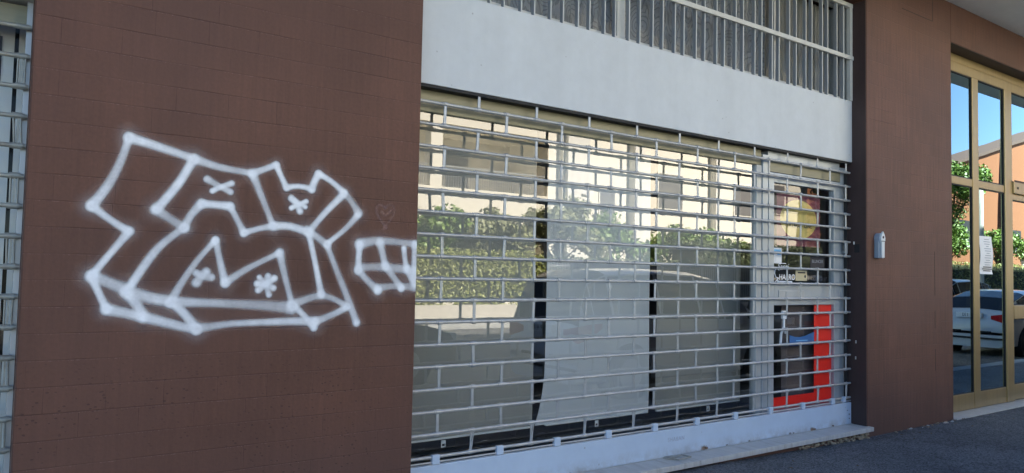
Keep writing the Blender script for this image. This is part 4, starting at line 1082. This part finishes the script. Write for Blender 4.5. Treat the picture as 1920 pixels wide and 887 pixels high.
def hedge(x0, x1, y0, y1, z0, z1, n, label, mat=hl):
    t = thing('hedge', label, 'hedge', ((x0 + x1) / 2, (y0 + y1) / 2, z0))
    MB().box(x0 + .1, x1 - .1, y0 + .14, y1 - .12, z0, z1 - .12).build('inner_branches', mat_simple('hedge_core', (.025, .03, .01), .9, var=.4), t)
    bm = bmesh.new()
    def fn():
        if random.random() < .78:
            return Vector((random.uniform(x0, x1), y1 - random.random() ** 2 * .16 + .06 * math.sin(random.uniform(x0, x1) * 3), random.uniform(z0 - .1, z1))), Vector((0, 1, .35))
        return Vector((random.uniform(x0, x1), random.uniform(y0, y1), z1 + random.uniform(-.1, .12))), Vector((0, .2, 1))
    leaves(bm, n, fn, .035, .075)
    me = bpy.data.meshes.new('foliage'); bm.to_mesh(me); bm.free(); link('foliage', me, mat, t)
hedge(5, 15.4, -16.3, -15.35, .55, 2.1, 9000, 'clipped sunlit hedge above the garden wall, opposite the shop window')
hedge(32, 62, -17.5, -15.5, .3, 2.6, 9000, 'long dark hedge behind the parked cars, opposite the bronze door')
hedge(15.7, 23.2, -17.2, -15.9, .2, 2.0, 5500, 'shaggy hedge with leaves darkened as if shaded, behind the left half of the railing', dl)
hedge(23.5, 33.5, -17.4, -15.9, .2, 2.9, 9000, 'tallest hedge with leaves darkened as if shaded, behind the right half of the railing', dl)
ft = thing('fence', 'pale metal railing on the garden wall right of the hedge', 'fence', (23, -15.33, .47))
b = MB()
for z in (.6, 1.75): b.box(15.5, 31.5, -15.35, -15.32, z, z + .04)
b.build('rail', M['grillegrey'], ft)
b = MB()
for i in range(134): b.box(15.5 + i * .12, 15.525 + i * .12, -15.345, -15.325, .47, 1.88)
o = b.build('picket', M['alu2'], ft)

cyp = mat_leaf('cypress_leaves', (.012, .022, .008), (.03, .045, .015))
bark = mat_simple('bark', (.12, .085, .06), .9, var=.35, bump=.6, stretch=(6, 6, 1))
def tree(x, y, h, r, n, label, mat=tl, group='trees across the street', zc=None, squash=1.0, ls=(.06, .14)):
    t = thing('tree', label, 'tree', (x, y, 0), group)
    zc = zc or h - r * squash * .95
    b = MB(); b.tube((x, y, -.1), (x + .08, y, zc), .13, 10, .07)
    tips = []
    for i in range(9):
        a = i * 2.4; e = random.uniform(.2, 1.1)
        tip = Vector((x, y, zc)) + Vector((math.cos(a) * math.cos(e), math.sin(a) * math.cos(e), math.sin(e) * squash)) * r * .72
        b.tube((x + .05, y, zc - r * .5), tip, .045, 6, .012); tips.append(tip)
    b.build('trunk', bark, t)
    cl = [(Vector((x, y, zc)), r * .5)] + [(tp + Vector((random.uniform(-.2, .2) * r, random.uniform(-.2, .2) * r, random.uniform(-.2, .2) * r)), r * random.uniform(.26, .44)) for tp in tips for _ in (0, 1)]
    bm = bmesh.new()
    def fn():
        c, rr = random.choice(cl)
        d = Vector((random.gauss(0, 1), random.gauss(0, 1), random.gauss(0, 1))).normalized()
        return c + d * rr * random.random() ** .4, (d + Vector((0, 0, .5))).normalized()
    leaves(bm, n, fn, *ls)
    me = bpy.data.meshes.new('crown'); bm.to_mesh(me); bm.free(); link('crown', me, mat, t)
tree(9.8, -17.9, 4.0, 1.5, 5200, 'bushy olive-green tree behind the left end of the clipped hedge', tl2)
tree(12.4, -17.8, 3.6, 1.45, 5000, 'bushy green tree behind the middle of the clipped hedge', tl)
tree(14.9, -18.2, 3.7, 1.5, 4600, 'small olive-green tree behind the right end of the clipped hedge', tl2)
tree(18.2, -18.3, 4.2, 1.7, 4200, 'loose pale green tree behind the left end of the railing', tl2)
tree(21.4, -19.0, 3.8, 1.5, 3400, 'light leafed tree behind the middle of the railing', tl)
tree(25.3, -18.5, 3.7, 1.7, 4200, 'round green tree behind the right part of the railing', tl)
tree(28.8, -18.6, 3.5, 1.6, 3600, 'dark green tree behind the right end of the railing', tl)
tree(48.3, -17.5, 11.2, 2.3, 17000, 'tall fresh green tree left of the terracotta building', tl3, zc=5.9, squash=2.0, ls=(.06, .15))
tree(51.0, -19.5, 5.6, 2.2, 8000, 'broad green tree before the terracotta building', tl3, zc=3.4, ls=(.06, .15))
tree(57.5, -18.5, 5.2, 1.7, 3500, 'small green tree right of the weathered post', tl, zc=3.6, ls=(.06, .14))
tree(66.0, -19.0, 4.6, 1.8, 3500, 'low green tree beside the white gate house', tl, zc=3.2, ls=(.06, .15))

for i, (x, y, h_, lab) in enumerate(((41.0, -20.3, 11.0, 'dark slim cypress beside the end wall of the cream building'), (42.9, -20.7, 12.0, 'tallest dark cypress, middle of the three'), (45.0, -20.5, 10.5, 'dark slim cypress nearest the tall fresh green tree'))):
    t = thing('cypress', lab, 'tree', (x, y, 0), 'dark cypresses beside the cream building')
    MB().tube((x, y, -.1), (x, y, h_ * .8), .16, 8, .05).build('trunk', bark, t)
    bm = bmesh.new()
    def fnc():
        z = random.uniform(.4, h_); f = math.sin(math.pi * min(1, .12 + .88 * (1 - z / h_)) ** .8 * .62); rr = 1.65 * f * random.random() ** .3 + .05; a = random.uniform(0, 6.283)
        return Vector((x + math.cos(a) * rr, y + math.sin(a) * rr, z)), Vector((math.cos(a), math.sin(a), .8))
    leaves(bm, 7000, fnc, .10, .2)
    me = bpy.data.meshes.new('crown'); bm.to_mesh(me); bm.free(); link('crown', me, cyp, t)

# ---- cream apartment building with loggias
cream = mat_simple('cream_render', (.74, .69, .58), .85, var=.05, bump=.1)
pale = mat_simple('pale_render', (.68, .65, .58), .85, var=.05)
beige = mat_simple('beige_shadow_render', (.42, .36, .29), .85, var=.05)
shut = mat_simple('grey_roller_blind', (.16, .155, .15), .6, var=.1, stretch=(1, 1, 25))
ap = thing('apartment_building', 'cream apartment building with deep loggia balconies across the street', 'building', (25, -26, 0))
Yf = -22.0
b = MB()
b.box(6, 21.2, Yf - 10, Yf - 3.0, 0, 13)                      # recessed loggia back wall
b.box(6, 21.2, Yf - 3.0, Yf, 3.55, 4.95)                      # balcony parapet slab
b.box(6, 21.2, Yf - 3.0, Yf, 7.55, 9.0)
b.box(6, 21.2, Yf - 3.0, Yf, 11.4, 13)
b.box(6, 21.2, Yf - 3.0, Yf, 0, .6)
for x0, x1 in ((6.0, 7.2), (14.6, 15.15)): b.box(x0, x1, Yf - .5, Yf - .002, .6, 13)
b.box(20.6, 21.2, Yf - 3.0, Yf - .003, .6, 13)
b.build('loggia', cream, ap)
b = MB()
b.box(21.2, 40, Yf - 10, Yf + .35, 0, 13.5)
b.build('wall', cream, ap)
b = MB(); b.box(25.3, 25.9, Yf + .35, Yf + .8, 0, 13.4); b.box(31.2, 31.8, Yf + .35, Yf + .8, 0, 13.4); b.box(21.3, 22.6, Yf + .35, Yf + .6, 0, 13.45); b.build('pilaster', pale, ap)
for x, z, w_, h_ in ((28.2, 4.9, 1.7, 1.7), (28.2, 8.5, 1.7, 1.7), (34.0, 4.9, 1.5, 1.6), (34.0, 8.5, 1.5, 1.6), (23.6, 8.6, 1.0, 1.5), (23.9, 4.2, .9, 1.2), (37, 5.2, 1.3, 1.6)):
    f = MB().box(x - w_ / 2 - .08, x + w_ / 2 + .08, Yf + .33, Yf + .40, z - .08, z + h_ + .08).build('window', pale, ap)
    MB().box(x - w_ / 2, x + w_ / 2, Yf + .401, Yf + .42, z, z + h_).build('roller_blind', shut, f)
for x, z, w_, h_ in ((17.6, 4.95, 1.2, 2.1), (12.3, 4.95, 1.3, 2.0), (9.2, 4.95, 1.2, 2.0), (17.4, 9.0, 1.3, 2.1), (12.3, 9.0, 1.3, 2.1)):
    f = MB().box(x - w_ / 2 - .08, x + w_ / 2 + .08, Yf - 3.01, Yf - 2.95, z, z + h_ + .1).build('window', pale, ap)
    MB().box(x - w_ / 2, x + w_ / 2, Yf - 2.949, Yf - 2.93, z, z + h_).build('roller_blind', shut, f)
for z in (4.95, 9.0):
    b = MB(); b.box(7.3, 14.5, Yf - .1, Yf - .06, z + .85, z + .9); b.box(15.2, 20.5, Yf - .1, Yf - .06, z + .85, z + .9)
    for i in range(60): b.box(7.35 + i * .12, 7.375 + i * .12, Yf - .09, Yf - .07, z, z + .85)
    for i in range(44): b.box(15.25 + i * .12, 15.275 + i * .12, Yf - .09, Yf - .07, z, z + .85)
    b.build('balcony_railing', M['rod'], ap)

# ---- terracotta building with sloping roof, post, pole, gate house
terra = mat_simple('terracotta_render', (.21, .078, .028), .85, var=.06)
tb = thing('terracotta_building', 'terracotta rendered house with long sloping roofline, right of the trees', 'building', (80, -36, 0))
b = MB(); b.poly([(50, -30, 0), (72, -30, 0), (72, -30, 11.6), (50, -30, 10.0)], depth=(0, -3.2, 0)); b.poly([(72.002, -30, 0), (106, -30, 0), (106, -30, 20.5), (72.002, -30, 11.6)], depth=(0, -3.2, 0)); b.poly([(106.002, -30, 0), (112, -30, 0), (112, -30, 19.5), (106.002, -30, 20.5)], depth=(0, -3.2, 0)); b.build('wall', terra, tb)
b = MB(); b.poly([(49.5, -29.6, 10.05), (72, -29.6, 11.65), (72, -29.6, 11.95), (49.5, -29.6, 10.35)], depth=(0, -3.6, 0)); b.poly([(72.002, -29.6, 11.65), (106.2, -29.6, 20.6), (106.2, -29.6, 20.9), (72.002, -29.6, 11.95)], depth=(0, -3.6, 0)); b.build('roof', mat_simple('dark_roof_edge', (.09, .055, .04), .8, var=.2), tb)
for x, z, w_, h_ in ((80.5, 5.2, 5, 2.4), (99, 13.6, 2.6, 1.3), (103.2, 14.2, 2.6, 1.3), (91, 5.0, 3, 2.2), (66, 5.0, 2.5, 2.0)):
    f = MB().box(x - w_ / 2, x + w_ / 2, -30.05, -29.95, z, z + h_).build('window', M['black'], tb)
    MB().box(x - w_ / 2 - .1, x + w_ / 2 + .1, -29.96, -29.8, z - .15, z - .02).build('sill', pale, f)
gh = thing('gate_house', 'low white gate house with tiled canopy beside the terracotta building', 'building', (74, -20, 0))
MB().box(71, 82, -22, -19.2, 0, 4.6).build('wall', pale, gh)
b = MB(); b.poly([(69.5, -18.6, 4.6), (84, -18.6, 4.6), (84, -20.4, 5.6), (69.5, -20.4, 5.6)], depth=(0, 0, .15)); b.build('roof', mat_simple('roof_tiles', (.3, .12, .07), .8, var=.3, stretch=(4, 1, 1)), gh)
MB().tube((72.4, -19.1, 0), (72.4, -19.1, 4.5), .08, 10).build('downpipe', M['rod'], gh)
MB().box(74, 77, -19.21, -19.15, .1, 3.2).build('door', M['alu'], gh)
po = thing('weathered_post', 'pale weathered timber post standing in the hedge', 'post', (42.9, -13.9, 0))
MB().tube((43.75, -13.9, -.1), (43.6, -13.9, 6.5), .2, 14, .27).build('shaft', mat_simple('weathered_timber', (.5, .5, .45), .8, var=.3, stretch=(8, 8, .5)), po, True)
ch = thing('chimney_pipe', 'dark rusty pole rising past the terracotta roofline', 'pole', (60, -19.6, 0))
MB().tube((61.2, -19.6, 0), (61.6, -19.6, 7.5), .5, 14, .42).tube((61.6, -19.6, 7.5), (61.9, -19.6, 12.4), .42, 14, .3).build('shaft', mat_simple('rusty_iron', (.07, .035, .025), .8, var=.4), ch, True)

# ------------------------------------------------------------------ CAMERA, LIGHT, WORLD
cam = bpy.data.cameras.new('camera'); co = bpy.data.objects.new('camera', cam); COL.objects.link(co)
cam.sensor_fit = 'HORIZONTAL'; cam.sensor_width = 36; cam.lens = 26.2176; cam.clip_start = .05; cam.clip_end = 3000
m3 = Matrix((rv, uv_, -wv_)).transposed()
co.matrix_world = Matrix.Translation(CAM) @ m3.to_4x4()
S.camera = co

SUN_EL, SUN_AZ = 47.0, 18.0       # azimuth from +Y (behind the building) towards +X
sd_ = Vector((math.sin(R(SUN_AZ)) * math.cos(R(SUN_EL)), math.cos(R(SUN_AZ)) * math.cos(R(SUN_EL)), math.sin(R(SUN_EL))))
sun = bpy.data.lights.new('sun', 'SUN'); sun.energy = 5.0; sun.angle = R(.5); sun.color = (1, .93, .82)
so = bpy.data.objects.new('sun', sun); COL.objects.link(so); so.location = sd_ * 60; so.rotation_euler = sd_.to_track_quat('Z', 'Y').to_euler()
wd = bpy.data.worlds.new('World'); S.world = wd; wd.use_nodes = True
N = wd.node_tree.nodes; L = wd.node_tree.links
sky = N.new('ShaderNodeTexSky'); sky.sky_type = 'NISHITA'; sky.sun_disc = False
sky.sun_elevation = R(SUN_EL); sky.sun_rotation = R(SUN_AZ); sky.altitude = 1500; sky.air_density = 1.0; sky.dust_density = 0.0; sky.ozone_density = 3.0
L.new(sky.outputs[0], N['Background'].inputs['Color']); N['Background'].inputs['Strength'].default_value = .055

S.view_settings.view_transform = 'Standard'; S.view_settings.look = 'None'; S.view_settings.gamma = 1.0
S.view_settings.use_curve_mapping = False; S.view_settings.exposure = 2.78
S.render.engine = 'CYCLES'
S.cycles.transparent_max_bounces = 32; S.cycles.max_bounces = 10; S.cycles.diffuse_bounces = 4; S.cycles.glossy_bounces = 4
for o in bpy.data.objects:
    if '_abs' in o: del o['_abs']
